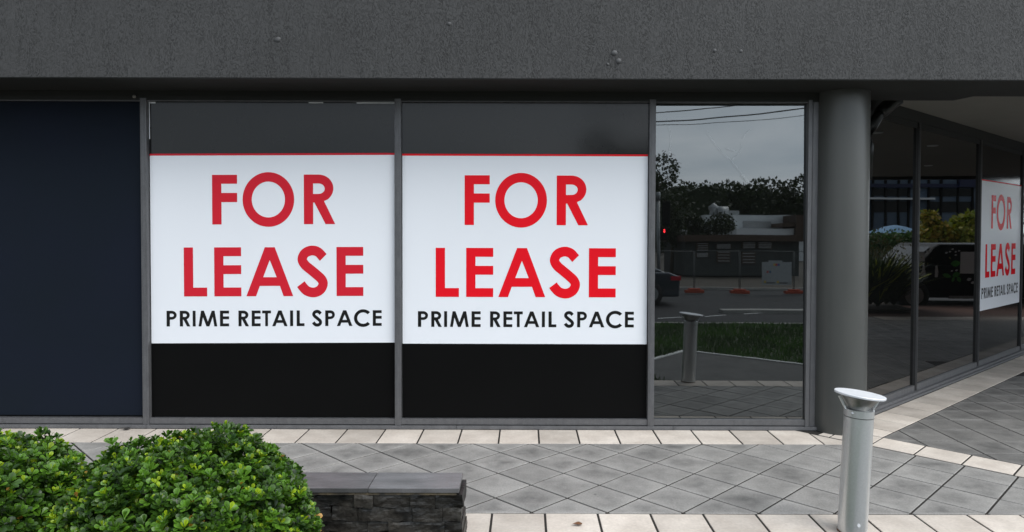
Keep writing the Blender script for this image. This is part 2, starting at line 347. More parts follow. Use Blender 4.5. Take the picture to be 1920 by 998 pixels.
class Paving:
    def __init__(s): s.v = []; s.f = []; s.t = []; s.w = []
    def tile(s, poly, planes, gap=.0064):
        poly = clip(poly, planes)
        if not poly: return
        if area(poly) < 0: poly = poly[::-1]
        if area(poly) < .0012: return
        a = inset(poly, gap)
        if not a or len(a) < 3: return
        q = inset(a, .0018)
        if not q or len(q) != len(a): return
        tint = random.random(); dz = random.uniform(-.0008, .0008)
        tx, ty = random.uniform(-.0025, .0025), random.uniform(-.0025, .0025)
        cx = sum(p[0] for p in q)/len(q); cy = sum(p[1] for p in q)/len(q)
        h = lambda p: dz + (p[0]-cx)*tx + (p[1]-cy)*ty
        n = len(a); b = len(s.v)
        s.v += [(x, y, -.022) for x, y in a] + [(x, y, -.002+h((x, y))) for x, y in a] + [(x, y, h((x, y))) for x, y in q]
        s.w += [0]*(3*n)
        # inner ring and centre carry the wear of the middle
        r = [((x-cx)*.55+cx, (y-cy)*.55+cy) for x, y in q]
        s.v += [(x, y, h((x, y))) for x, y in r] + [(cx, cy, dz)]
        ww = random.uniform(.35, 1.0); s.w += [ww*.6]*n + [ww]
        for i in range(n):
            j = (i+1) % n
            for k in range(3): s.f.append((b+k*n+i, b+k*n+j, b+(k+1)*n+j, b+(k+1)*n+i)); s.t.append(tint)
            s.f.append((b+3*n+i, b+3*n+j, b+4*n)); s.t.append(tint)
    def build(s, name, m, **k):
        me = bpy.data.meshes.new(name); me.from_pydata(s.v, [], s.f); me.update()
        a = me.attributes.new('tint', 'FLOAT', 'FACE'); a.data.foreach_set('value', s.t)
        a = me.attributes.new('worn', 'FLOAT', 'POINT'); a.data.foreach_set('value', s.w)
        me.materials.append(m); o = link(bpy.data.objects.new(name, me)); return tag(o, **k)
YA, YB, YC, YD = 5.632, 5.264, 3.955, 3.655
XR = 13.6
def line(n, d): return (n[0], n[1], d)
S2 = math.sqrt(.5)
dl, du = 5.52, 5.82                                   # the 45 degree cream band between these offsets along (1,1)/sqrt2
wc = WN.x*C1.x + WN.y*C1.y                            # side wall offset along its outward normal
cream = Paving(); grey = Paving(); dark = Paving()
x0 = -.199 - .307*30
for i in range(39):                                   # strip along the front shopfront
    a = x0 + .307*i; cream.tile([(a, YB), (a+.307, YB), (a+.307, YA), (a, YA)], [(S2, S2, dl)])
for i in range(80):                                   # outer strip beside the planting
    a = -.184 - .2985*30 + .2985*i; cream.tile([(a, YD), (a+.2985, YD), (a+.2985, YC), (a, YC)], [])
D = .4315
for i in range(-24, 32):                              # diamond pavers
    for j in range(-1, 5):
        for o in (0, .5):
            cx, cy = -.177 + D*(i+o), YB - D*(j+o)
            grey.tile([(cx-D/2, cy), (cx, cy-D/2), (cx+D/2, cy), (cx, cy+D/2)], [(0, 1, YB), (0, -1, -YC), (S2, S2, dl)])
for i in range(40):                                   # diagonal cream band
    c = Vector((2.585, 5.242)) + Vector((S2, -S2))*.3*(i-4)
    p = [c, c+Vector((S2, -S2))*.3, c+Vector((S2, -S2))*.3+Vector((S2, S2))*.3, c+Vector((S2, S2))*.3]
    cream.tile([(q.x, q.y) for q in p], [(-WN.x, -WN.y, -wc-.0), (0, -1, -YC), (S2, S2, du)])
for i in range(-6, 60):                               # strip along the side shopfront
    a, b = i*.307+.1, (i+1)*.307+.1
    cream.tile([side(a, .05), side(a, .37), side(b, .37), side(b, .05)], [(-S2, -S2, -du)])
for i in range(-4, 40):                               # square pavers below the canopy
    for j in range(-6, 40):
        a, b = 3.318+.305*i, 5.352+.305*j
        (dark if a < 7.3 else grey).tile([(a, b), (a+.305, b), (a+.305, b+.305), (a, b+.305)], [(-S2, -S2, -du), (-WN.x, -WN.y, -wc-.37), (0, -1, -YC), (1, 0, XR)])  # outer pavers take the lighter grey to imitate daylight past the canopy
cream.build('cream_pavers', M['cream'], kind='structure')
grey.build('grey_pavers', M['paver'], kind='structure')
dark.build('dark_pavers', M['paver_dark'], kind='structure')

# ------------------------------------------------------------------ the building
B = empty('shop_building', (0, 0, 0), label='charcoal rendered shop building with lease signs in its dark framed windows', cat='building')
f = MB(); f.prism([(-9, YB0), (12.2, YB0), (12.2, YB1), (3.67, YB1), (3.62, YB2), (-9, YB2)], ZSOF+.006, 4.6); f.build('fascia', M['stucco'], B)
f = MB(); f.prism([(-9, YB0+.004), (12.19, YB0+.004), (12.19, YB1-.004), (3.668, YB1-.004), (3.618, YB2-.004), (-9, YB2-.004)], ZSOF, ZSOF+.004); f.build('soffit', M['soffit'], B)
f = MB(); f.prism([(-9, 5.73), (2.9, 5.73)] + [side(-.3, .12), side(16, .12), (14, 22), (-9, 22)][0:4] + [(-9, 22)], 4.0, 4.55); f.build('roof', M['soffit'], B)
# header above the front windows, ceiling of the corner canopy
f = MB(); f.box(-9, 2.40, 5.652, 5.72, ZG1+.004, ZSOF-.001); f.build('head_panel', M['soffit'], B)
ce = [side(-.6, .02), (12.05, 5.5), (12.5, 13.4), side(9.5, .02)]
f = MB(); f.prism([(2.9, YB2+.004), (3.9, YB2+.004), (3.9, YB1+.004), (12.15, YB1+.004), (12.25, 13.2), side(10.5, -.2), side(-.4, -.2)], ZCEIL, ZCEIL+.1); f.build('canopy_ceiling', M['ceiling'], B)
f = MB()                                              # canopy's outer fascia
f.prism([(12.16, YB1+.01), (12.30, YB1+.01), (12.42, 13.3), (12.26, 13.3)], ZCEIL-.06, 4.6); f.build('canopy_edge', M['soffit'], B)
for k, (x, y) in enumerate([(5.2, 7.0), (6.6, 8.2), (8.3, 7.2), (9.6, 9.4), (7.6, 10.2)]):
    d = MB(); d.lathe([(.062, -.012), (.068, -.008), (.068, 0)], 24, Matrix.Translation((x, y, ZCEIL-.001)))
    dn = d.build('downlight', M['aluminium'], B)
    e = MB(); e.lathe([(.045, -.014), (.045, -.0125)], 20, Matrix.Translation((x, y, ZCEIL-.001))); e.build('lens', M['white'], dn)

# interior shell seen dimly through the glass
iw = mat('interior_wall', (.05,.05,.048), .9)
f = MB(); f.box(-9, 12, 16.0, 16.1, 0, 2.9); f.box(-9.1, -9, 5.7, 16, 0, 2.9); f.prism([side(8.9, -.06), (12, 16), (12.1, 16), side(9.0, -.06)], 0, 2.9); f.build('back_wall', iw, B)
f = MB(); f.prism([(-9, 5.75), (2.45, 5.75), side(9, -.12), (12, 16), (-9, 16)], -.09, .0); f.build('shop_floor', mat('interior_carpet', (.02,.02,.021), .95), B)
f = MB(); f.prism([(-9, 5.75), (2.45, 5.75), side(9, -.1), (12, 16), (-9, 16)], 2.90, 2.95); f.build('shop_ceiling', mat('interior_ceiling', (.06,.06,.06), .9), B)
f = MB(); f.box(-9, -3.1, 5.80, 5.84, .0, 2.9); f.build('lining_wall', M['black'], B)

# front window frames
def rail(x0, x1, z0, z1):
    m = MB(); m.box(x0, x1, YF+.004, YF+.075, z0, z1); return m
def pane_mesh(x0, x1, tilt=0., yaw=0., y=None):
    y = y or YF+.042; xc, zc = (x0+x1)/2, (ZG0+ZG1)/2
    m = MB(); hx, hz = (x1-x0)/2+.004, (ZG1-ZG0)/2+.004
    Mx = Matrix.Translation((xc, y, zc)) @ Matrix.Rotation(yaw, 4, 'Z') @ Matrix.Rotation(tilt, 4, 'X')
    m.add([Mx @ Vector(p) for p in ((-hx, 0, -hz), (hx, 0, -hz), (hx, 0, hz), (-hx, 0, hz))], [(0, 1, 2, 3)])
    return m
MW = .025
MX = [-7.13, -5.095, -3.057, -1.023, 1.016]
for i, x in enumerate(MX):
    m = MB(); m.box(x-MW, x+MW, YF-.004, YF+.07, .026, ZG1+.02); m.box(x-MW*.35, x+MW*.35, YF-.0065, YF-.004, .03, ZG1)
    if i > 1: m.box(x-MW*.8, x-MW*.7, YF-.0055, YF-.004, .03, ZG1)
    m.build('mullion', M['frame'], B, bevel=.0015)
def window(x0, x1, paned=True, **kw):
    o = rail(x0, x1, .033, ZG0).build('window', M['frame'], B, bevel=.001)
    rail(x0, x1, ZG1-.002, ZG1+.03).build('head_rail', M['frame'], o)
    if paned: pane_mesh(x0, x1, **kw).build('pane', M['glass'], o)
    return o
wn = window(MX[0]+MW, MX[1]-MW, False); n_ = MB(); n_.box(MX[0]+MW, MX[1]-MW, YF+.035, YF+.045, ZG0+.012, ZG1); n_.build('blind', M['navy'], wn)
wn = window(MX[1]+MW, MX[2]-MW, False)
n_ = MB(); n_.box(MX[1]+MW, MX[2]-MW-.002, YF+.035, YF+.045, ZG0+.016, ZG1); n_.build('blind', M['navy'], wn)
n_ = MB(); n_.box(MX[1]+MW, MX[2]-MW, YF+.05, YF+.06, ZG0-.004, ZG1+.01); n_.build('backing', M['black'], wn)
window(MX[2]+MW, MX[3]-MW); window(MX[3]+MW, MX[4]-MW)
W3 = window(MX[4]+MW, 2.262, tilt=-.0092, yaw=-.0072)
m = MB(); m.box(2.262, 2.292, YF-.002, YF+.07, .026, ZG1+.02); m.box(2.295, 2.345, YF+.008, YF+.07, .026, ZG1+.02); m.box(2.300, 2.304, YF+.004, YF+.008, .026, ZG1); m.build('mullion', M['frame'], B, bevel=.0015)
m = MB()                                              # slim plinth, in lengths
xs = [-9, -5.4, -3.047, -2.0, -.55, 1.2, 2.36]
for a, b in zip(xs[:-1], xs[1:]): m.box(a, b-.003, YA-.0, YF+.06, .0, .026)
m.build('plinth', M['plinth'], B, bevel=.001)
# white scraps, plus gap light painted white, where the first film stops short
yy = YF+.0315
for a_, b_, c_, d_ in ((-3.029, -3.021, 2.33, 2.615), (-3.029, -2.975, 2.6155, 2.628), (-1.745, -1.628, 2.620, 2.628), (-1.36, -1.055, 2.620, 2.628)):
    m = MB(); m.box(a_, b_, yy, yy+.0009, c_, d_); m.build('gap_strip', M['white'], B)

# the interior rail and old tape marks on the bare window
m = MB(); m.box(MX[4]+MW+.01, 2.25, YF+.085, YF+.10, 2.512, 2.524); m.build('blind_rail', M['white'], W3)
smear, snt, sout = nodes('dried_glue_mark'); sp_ = N(snt, 'ShaderNodeBsdfDiffuse'); sp_.inputs[0].default_value = (.55,.58,.6, 1)
st = N(snt, 'ShaderNodeBsdfTransparent'); sm = N(snt, 'ShaderNodeMixShader'); sn = N(snt, 'ShaderNodeTexNoise', Scale=40., Detail=3.)
sr = N(snt, 'ShaderNodeMapRange'); sr.inputs[1].default_value = .35; sr.inputs[2].default_value = .75; sr.inputs[3].default_value = .02; sr.inputs[4].default_value = .30
snt.links.new(sn.outputs[0], sr.inputs[0]); snt.links.new(sr.outputs[0], sm.inputs[0]); snt.links.new(st.outputs[0], sm.inputs[1]); snt.links.new(sp_.outputs[0], sm.inputs[2]); snt.links.new(sm.outputs[0], sout.inputs[0])
def fx(px): return (px-CX)/FX*YF
def fz(py, off=1.0): return EYE-(py-HY-off)/FX*YF
def ribbon(pts, wd):
    m = MB(); P = [Vector((fx(a), YF+.024, fz(b))) for a, b in pts]
    # smooth the polyline
    for _ in range(2):
        Q = [P[0]]
        for a, b in zip(P[:-1], P[1:]): Q += [a*.75+b*.25, a*.25+b*.75]
        Q.append(P[-1]); P = Q
    vs = []
    for i, p in enumerate(P):
        d = (P[min(i+1, len(P)-1)]-P[max(i-1, 0)]).normalized(); nn = Vector((d.z, 0, -d.x)); t = i/(len(P)-1)
        ww = wd*(.3+.9*math.sin(PI*min(1, t*1.05))**.5 if t < .96 else .3); vs += [p+nn*ww, p-nn*ww]
    m.add(vs, [(2*i, 2*i+1, 2*i+3, 2*i+2) for i in range(len(P)-1)]); return m
for pts, wd in [([(1249,222),(1258,250),(1259,270),(1252,290),(1240,310),(1234,322)], .0022), ([(1259,270),(1256,288),(1250,306),(1246,314)], .0022),
                ([(1392,265),(1390,285),(1373,297),(1374,305),(1392,324),(1398,333),(1408,344)], .0030), ([(1390,328),(1397,333),(1404,342)], .008),
                ([(1324,244),(1340,268),(1360,292),(1372,300)], .0022), ([(1395,250),(1393,262),(1400,246),(1412,241)], .0018), ([(1362,277),(1372,281),(1380,283)], .004)]:
    ribbon(pts, wd).build('glue_mark', smear, W3)

# side shopfront
SIDE_T = [-.62, .992, 2.867, 4.60, 6.6, 8.6]
def sbox(m, t0, t1, n0, n1, z0, z1):
    m.prism([side(t0, n0), side(t0, n1), side(t1, n1), side(t1, n0)], z0, z1)
SB0, SB1 = .10, 2.66
for t in SIDE_T[1:]:
    m = MB(); sbox(m, t-.026, t+.026, -.05, .0, .05, SB1); sbox(m, t-.010, t+.010, 0, .004, .05, SB1); m.build('mullion', M['frame_dark'], B, bevel=.001)
m = MB(); sbox(m, -.7, 9, -.07, .003, SB1, ZCEIL+.0); m.build('head_panel', M['soffit'], B)
m = MB(); sbox(m, -.7, 9, -.03, .05, .0, .022); sbox(m, -.7, 9, -.03, .03, .022, .045); m.build('plinth', M['plinth'], B, bevel=.001)
for i in range(len(SIDE_T)-1):
    a, b = SIDE_T[i]+.026, SIDE_T[i+1]-.026
    m = MB(); sbox(m, a, b, -.045, -.004, .045, SB0)
    o = m.build('window', M['frame'], B, bevel=.001)
    m = MB(); sbox(m, a, b, -.045, -.012, SB1-.05, SB1); m.build('head_rail', M['soffit'], o)
    m = MB(); p0, p1 = side(a, -.025), side(b, -.025)
    m.add([(*p0, SB0), (*p1, SB0), (*p1, SB1-.05), (*p0, SB1-.05)], [(0, 1, 2, 3)]); m.build('pane', M['glass_side'], o)

# round column
m = MB(); m.lathe([(.206, 0), (.206, ZSOF-.001)], 96, Matrix.Translation((2.548, 5.69, 0)), caps=False)
m.build('column', M['column'], B)
# dark bent pipe behind the column's shoulder
m = MB(); m.tube([(2.925,6.05,2.05),(2.935,6.05,2.34),(2.97,6.06,2.50),(3.03,6.07,2.60),(3.09,6.08,2.655)], .045, 14)
pp = m.build('drain_pipe', M['pipe'], B)
m = MB(); m.tube([(3.035,6.07,2.615),(3.07,6.075,2.645),(3.16,6.10,2.72),(3.20,6.10,2.753)], [.052, .060, .062, .070], 14); m.build('pipe_socket', M['pipe'], pp)

# lumps in the render
def blob(name, px, py, r, mt, **k):
    y = YB0; x = (px-CX)/FX*y; z = EYE-(py-HY)/FX*y
    m = MB(); pr = [(r*math.cos(a), r*.6*math.sin(a)) for a in [i*PI/12 for i in range(6)]] + [(r*.05, r*.6)]
    Mx = Matrix.Translation((x, y+.001, z)) @ Matrix.Rotation(random.uniform(0, 3), 4, 'Y') @ Matrix.Rotation(PI/2, 4, 'X') @ Matrix.Diagonal((1, random.uniform(.7, 1.2), 1, 1))
    m.lathe(pr, 16, Mx, caps=False); return m.build(name, mt, B, **k)
for px, py, r in [(523,78,.019),(1150,101,.020),(1158,116,.021),(1138,122,.012),(1337,96,.014),(1386,97,.013),(842,48,.015)]:
    blob('render_lump', px, py, r, M['lump'])
m = MB(); m.lathe([(.011, -.012), (.014, 0), (.008, .010)], 14, Matrix.Translation((-3.125, 5.645, 2.664)))
tag(m.build('sensor_button', M['grey_dirt'], B), label='pale button at the top of the first mullion')

# ------------------------------------------------------------------ lettering (drawn strokes of a geometric bold sans)
def arc(cx, cy, rx, ry, a0, a1, n=20):
    return [(cx+rx*math.cos(R(a0+(a1-a0)*i/n)), cy+ry*math.sin(R(a0+(a1-a0)*i/n))) for i in range(n+1)]
def stroke(pts, wd):
    P = [Vector(p) for p in pts]; Lp, Rp = [], []
    for i, p in enumerate(P):
        d = (P[min(i+1, len(P)-1)]-P[max(i-1, 0)]).normalized(); n = Vector((-d.y, d.x)); Lp.append(p+n*wd/2); Rp.append(p-n*wd/2)
    return [(q.x, q.y) for q in Lp] + [(q.x, q.y) for q in Rp[::-1]]
def cat(pts, n=10):
    P = [Vector(p) for p in pts]; P = [P[0]*2-P[1]] + P + [P[-1]*2-P[-2]]; o = []
    for i in range(1, len(P)-2):
        for k in range(n):
            t = k/n; a, b, c, d = P[i-1:i+3]
            o.append(.5*((2*b)+(c-a)*t+(2*a-5*b+4*c-d)*t*t+(3*b-a-3*c+d)*t**3))
    return [(q.x, q.y) for q in o] + [tuple(P[-2])]
s_ = .188; tk = .18
def glyph(ch):
    """polygons (outer, holes) in a box of cap height 1; returns (width, [loops])"""
    if ch == 'F': return .508, [[(0,0),(s_,0),(s_,.45),(.508,.45),(.508,.635),(s_,.635),(s_,1-tk),(.508,1-tk),(.508,1),(0,1)]]
    if ch == 'E': return .549, [[(0,0),(.549,0),(.549,tk),(s_,tk),(s_,.455),(.549,.455),(.549,.635),(s_,.635),(s_,1-tk),(.549,1-tk),(.549,1),(0,1)]]
    if ch == 'L': return .471, [[(0,0),(.471,0),(.471,tk),(s_,tk),(s_,1),(0,1)]]
    if ch == 'I': return s_, [[(0,0),(s_,0),(s_,1),(0,1)]]
    if ch == 'T': return .60, [[(.205,0),(.205+s_,0),(.205+s_,1-tk),(.60,1-tk),(.60,1),(0,1),(0,1-tk),(.205,1-tk)]]
    if ch == 'O': return 1.049, [arc(.5245,.5,.5245,.525,0,360,56)[:-1], arc(.5245,.5,.338,.345,0,360,48)[:-1]]
    if ch == 'C':
        return .908, [arc(.52,.5,.52,.525,42,318,48) + arc(.52,.5,.335,.34,318,42,44)]
    if ch == 'A':
        return .955, [[(0,0),(.198,0),(.275,.21),(.685,.21),(.76,0),(.955,0),(.582,1),(.381,1)], [(.345,.388),(.48,.74),(.62,.388)]]
    if ch in 'RP':
        bow = arc(.30,.72,.30 if ch == 'R' else .285,.28,90,-90,24)
        hole = [(s_,.61)] + arc(.30,.715,.125,.105,-90,90,16) + [(s_,.82)]
        if ch == 'P': return .585, [[(0,0),(s_,0),(s_,.44)] + bow[::-1] + [(0,1)], hole]
        return .635, [[(0,0),(s_,0),(s_,.435),(.215,.435),(.44,0),(.635,0),(.41,.465)] + [p for p in bow[::-1] if p[1] > .485] + [(0,1)], hole]
    if ch == 'S':
        c = cat([(0.535,0.771),(0.430,0.876),(0.300,0.906),(0.165,0.854),(0.108,0.737),(0.165,0.629),(0.280,0.535),(0.410,0.431),(0.500,0.346),(0.530,0.256),(0.475,0.148),(0.350,0.094),(0.210,0.121),(0.120,0.202),(0.080,0.256)])
        return .62, [stroke(c, .188)]
    if ch == 'M':
        return 1.12, [[(0,0),(.17,0),(.265,.60),(.475,0),(.645,0),(.855,.60),(.95,0),(1.12,0),(.965,1),(.795,1),(.56,.30),(.325,1),(.155,1)]]
def text_object(name, items, fz_, m, parent, thick=.0006):
    """items: (char, x0, x1, y0, y1) in panel metres; fz_ maps (x, y) -> world"""
    cu = bpy.data.curves.new(name, 'CURVE'); cu.dimensions = '2D'; cu.fill_mode = 'BOTH'; cu.extrude = thick/2
    for ch, xa, xb, ya, yb in items:
        wd, loops = glyph(ch)
        for lp in loops:
            sp = cu.splines.new('POLY'); sp.points.add(len(lp)-1)
            for q, (x, y) in zip(sp.points, lp): q.co = (xa+x/wd*(xb-xa), ya+y*(yb-ya), 0, 1)
            sp.use_cyclic_u = True
    t = bpy.data.objects.new('tmp', cu); link(t); dg = bpy.context.evaluated_depsgraph_get()
    me = bpy.data.meshes.new_from_object(t.evaluated_get(dg)); bpy.data.objects.remove(t)
    me.name = name; me.transform(fz_); me.materials.clear(); me.materials.append(m)
    o = link(bpy.data.objects.new(name, me)); o.parent = parent; return o
# letter boxes measured inside the white panel (x from left, y from top, panel 1217 x 926)
FOR = [('F',310,434,95,339),('O',461,717,89,345),('R',765,920,95,339)]
LEASE = [('L',167,282,452,694),('E',318,452,452,694),('A',477,710,452,694),('S',729,881,445,700),('E',926,1059,452,694)]
TAG = [('P',79,129),('R',145,197),('I',209,223.5),('M',238,331),('E',345,390),None,('R',437,489),('E',503,547),('T',555,599),('A',605,681),('I',694,709),
       ('L',727,765.5),None,('S',803,853),('P',869,917),('A',927,1004),('C',1012,1092),('E',1106,1150)]
def lease_sign(label, origin, ux, un, wid, z_white0, z_white1, z0, z1, red, skew=0., flat=True):
    """origin: left end on plan, ux: direction along, un: outward normal"""
    t = empty('lease_sign', (origin[0], origin[1], z0), label=label, cat='sign', group='for lease signs in the shop windows')
    loc = Vector((origin[0], origin[1], z0))
    U, Nn, Z = Vector((ux[0], ux[1], 0)), Vector((un[0], un[1], 0)), Vector((0, 0, 1))
    def q(x, z, n): return U*x + Nn*n + Z*(z-z0)
    def panel(nm, x0, x1, za, zb, m, n=0., dza=0., dzb=0.):
        b = MB(); nx = 24
        vs = []
        for i in range(nx+1):
            f_ = i/nx; x = x0+(x1-x0)*f_
            vs += [q(x, za+dza*f_, n), q(x, zb+dzb*f_, n)]
        for i in range(nx+1):
            f_ = i/nx; x = x0+(x1-x0)*f_
            vs += [q(x, za+dza*f_, n-.0007), q(x, zb+dzb*f_, n-.0007)]
        o_ = 2*(nx+1); fs = [(2*i, 2*i+2, 2*i+3, 2*i+1) for i in range(nx)] + [(o_+2*i+1, o_+2*i+3, o_+2*i+2, o_+2*i) for i in range(nx)]
        fs += [(2*i+1, 2*i+3, o_+2*i+3, o_+2*i+1) for i in range(nx)] + [(2*i+2, 2*i, o_+2*i, o_+2*i+2) for i in range(nx)]
        fs += [(0, 1, o_+1, o_), (2*nx+1, 2*nx, o_+2*nx, o_+2*nx+1)]
        b.add(vs, fs); return b.build(nm, m, t)
    k = skew
    panel('top_band', 0.002, wid-.002, z_white1+.0165, z1, M['film_black'], dza=k)
    panel('red_stripe', 0.002, wid-.002, z_white1+.0005, z_white1+.0160, red, dza=k, dzb=k)
    panel('white_panel', 0.004, wid-.004, z_white0, z_white1, M['film_white'], dza=k, dzb=k)
    panel('bottom_band', 0.004, wid-.004, z0, z_white0-.0005, M['film_flat'] if flat else M['film_black'], dzb=k)
    H = z_white1-z_white0; sx, sy = wid/1217, H/926
    T = Matrix(((U.x, 0, Nn.x, Nn.x*.0012), (U.y, 0, Nn.y, Nn.y*.0012), (U.z+k/wid, 1, 0, z_white1-z0), (0, 0, 0, 1)))
    T.col[1] = (0, 0, 1, 0)
    items = [(c, a*sx, b*sx, -y1*sy, -y0*sy) for c, a, b, y0, y1 in FOR]; text_object('heading_text', items, T, red, t)
    items = [(c, a*sx, b*sx, -y1*sy, -y0*sy) for c, a, b, y0, y1 in LEASE]; text_object('heading_text', items, T, red, t)
    words = [[]]
    for q_ in TAG:
        if q_ is None: words.append([]); continue
        c, a, b = q_; words[-1].append((c, a*sx, b*sx, -(845.5 if c in 'SC' else 842.5)*sy, -(762.5 if c in 'SC' else 765)*sy))
    for wd_ in words: text_object('tagline_text', wd_, T, M['film_ink'], t)
    return t
ysg = YF+.034
lease_sign('for lease sign beside the navy blind, with duller red letters and gaps along its top', (MX[2]+MW+.002, ysg), (1, 0), (0, -1), MX[3]-MX[2]-2*MW-.006, .680, 2.196, ZG0+.004, ZG1-.006, M['film_dull_red'], skew=.012)
lease_sign('for lease sign with brighter red letters, next to the bare dark window', (MX[3]+MW+.002, ysg), (1, 0), (0, -1), MX[4]-MX[3]-2*MW-.004, .684, 2.202, ZG0+.004, ZG1-.002, M['film_red'])
p = side(SIDE_T[2]+.03, -.018)
lease_sign('for lease sign seen at a slant on the side windows past the round column', p, WD, WN, SIDE_T[3]-SIDE_T[2]-.06, .68, 2.20, SB0+.002, SB1-.055, M['film_red'], flat=False)

# ------------------------------------------------------------------ bollard light
bl = empty('bollard_light', (1.750, 3.725, 0), label='silver bollard light with a tilted disc cap standing on the cream pavers', cat='bollard')
bl.rotation_euler = (0, R(2.5), 0)
Rr = .0735
m = MB(); m.lathe([(Rr, 0), (Rr, .618)], 64, caps=False); m.build('post', M['aluminium'], bl)
m = MB(); m.lathe([(Rr+.0015, .622), (Rr+.0015, .658), (Rr-.004, .660)], 64); m.build('collar', M['aluminium'], bl, crisp=True)
Td = Matrix.Translation((0, 0, .742)) @ Matrix.Rotation(R(4.2), 4, 'Y') @ Matrix.Rotation(R(-1.0), 4, 'X')
m = MB(); m.lathe([(.054, .660-.742), (.058, .672-.742), (.096, .722-.742), (.108, .7275-.742)], 56, Td @ Matrix.Identity(4)); m.build('reflector_cone', M['alu_dark'], bl, crisp=True)
m = MB(); m.lathe([(.112, -.013), (.126, -.011), (.127, -.003), (.125, .0)], 72, Td); m.build('cap_disc', M['alu_disc'], bl, crisp=True)
for sx in (-1, 1):
    m = MB(); vs = [(sx*.068, .655), (sx*.076, .655), (sx*.114, .722), (sx*.104, .726)]
    pts = [Vector((a, -.006, b)) for a, b in vs] + [Vector((a, .006, b)) for a, b in vs]
    m.add(pts, [(0,1,2,3),(7,6,5,4),(0,4,5,1),(1,5,6,2),(2,6,7,3),(3,7,4,0)]); m.build('bracket', M['aluminium'], bl)
m = MB(); m.lathe([(.006, 0), (.006, .004), (.003, .006)], 12, Matrix.Translation((-.058, -.047, .645)) @ Matrix.Rotation(R(90), 4, 'X') @ Matrix.Rotation(R(-50), 4, 'Y')); m.build('screw', M['alu_disc'], bl)
m = MB(); m.lathe([(.009, 0), (.009, .002)], 14, Matrix.Translation((-.003, -Rr-.0005, .062)) @ Matrix.Rotation(R(90), 4, 'X')); m.build('sticker', M['alu_disc'], bl)
m = MB(); m.lathe([(Rr+.003, .0), (Rr+.0025, .006)], 40, caps=False); m.build('base_seal', M['rust'], bl)

# ------------------------------------------------------------------ stacked stone planter wall
WX1, WXL, WY0, WY1, WH = -.318, -4.2, 3.384, 3.61, .35
pw = empty('planter_wall', (WX1, 3.5, 0), label='low stacked slate garden wall with smooth bluestone capping beside the shrubs', cat='wall')
off = Vector((-WX1, -3.5, 0))
def rel(mb):
    mb.v = [(a+off.x, b+off.y, c) for a, b, c in mb.v]; return mb
m = MB(); m.box(WXL, WX1-.035, WY0+.05, WY1-.04, -.1, WH-.032); rel(m).build('core', M['mortar'], pw)
m = MB()
x = WX1; segs = [.443, .47, .45, .46, .44, .47, .45, .45]
for sgl in segs:
    m.box(x-sgl+.0025, x, WY0, WY1, WH-.022, WH, random.random()); x -= sgl
rel(m).build('capping', M['stone_cap'], pw, bevel=.002)
def rough_block(m, x0, x1, y0, y1, z0, z1, amp, tint, outx=0, outy=-1):
    """a split slate block: subdivided box with torn outer face"""
    nx = max(2, int((x1-x0)/.02)); nz = 4; ny = 3
    def P(i, j, k):
        fx_, fy_, fz_ = i/nx, j/ny, k/nz
        x = x0+(x1-x0)*fx_; y = y0+(y1-y0)*fy_; z = z0+(z1-z0)*fz_
        h = math.sin(x*31+z*22+tint*20)*.55 + random.uniform(-1, 1)*.30
        if j == 0: y += amp*h
        if outx and i == nx: x += amp*1.2*h
        if k in (0, nz): z += math.sin(x*37+tint*40)*.0035
        if k == nz and j == 0: y += .006*tint
        return (x, y, z)
    idx = {}
    vs = []
    def V(i, j, k):
        if (i, j, k) not in idx: idx[(i, j, k)] = len(vs); vs.append(P(i, j, k))
        return idx[(i, j, k)]
    fs = []
    for i in range(nx):
        for k in range(nz): fs.append((V(i,0,k), V(i+1,0,k), V(i+1,0,k+1), V(i,0,k+1)))
        for j in range(ny):
            fs.append((V(i,j,nz), V(i+1,j,nz), V(i+1,j+1,nz), V(i,j+1,nz))); fs.append((V(i,j,0), V(i,j+1,0), V(i+1,j+1,0), V(i+1,j,0)))
    for j in range(ny):
        for k in range(nz):
            fs.append((V(nx,j,k), V(nx,j+1,k), V(nx,j+1,k+1), V(nx,j,k+1))); fs.append((V(0,j,k), V(0,j,k+1), V(0,j+1,k+1), V(0,j+1,k)))
    m.add(vs, fs, tint)
m = MB(); z = WH-.034
for row in range(8):
    h = random.uniform(.046, .072); z0 = z-h; x = WX1 + random.uniform(.004, .02)
    # end face stones
    first = True
    while x > -4.0:
        ln = random.uniform(.09, .30) if not first else random.uniform(.07, .15)
        sub = random.random() < .14
        d = random.uniform(-.016, .018)
        if sub:
            zm = z0+h*random.uniform(.4, .6)
            rough_block(m, x-ln+.002, x, WY0+.012-d, WY1-.01 if first else WY0+.10, z0+.0015, zm-.001, .004, random.random(), outx=first)
            rough_block(m, x-ln+.002, x-random.uniform(0, .012), WY0+.012-random.uniform(-.006, .012), WY1-.01 if first else WY0+.10, zm+.001, z-.0015, .004, random.random(), outx=first)
        else:
            rough_block(m, x-ln+.002, x, WY0+.012-d, WY1-.01 if first else WY0+.10, z0+.0015, z-.0015, .0055, random.random(), outx=first)
        x -= ln; first = False
    z = z0
rel(m).build('stone_facing', M['stone'], pw)
m = MB(); m.box(WXL, WX1-.012, WY0+.005, WY1-.012, WH-.034, WH-.0225); rel(m).build('mortar_bed', mat('brown_mortar_bed', (.12,.095,.06), .95, c2=(.03,.028,.025), nscale=14, bump=.003, bscale=60), pw)

g = MB(); g.box(-7, WX1-.03, -.2, WY0+.06, -.25, .04); g.build('garden_soil', M['soil'], kind='structure')

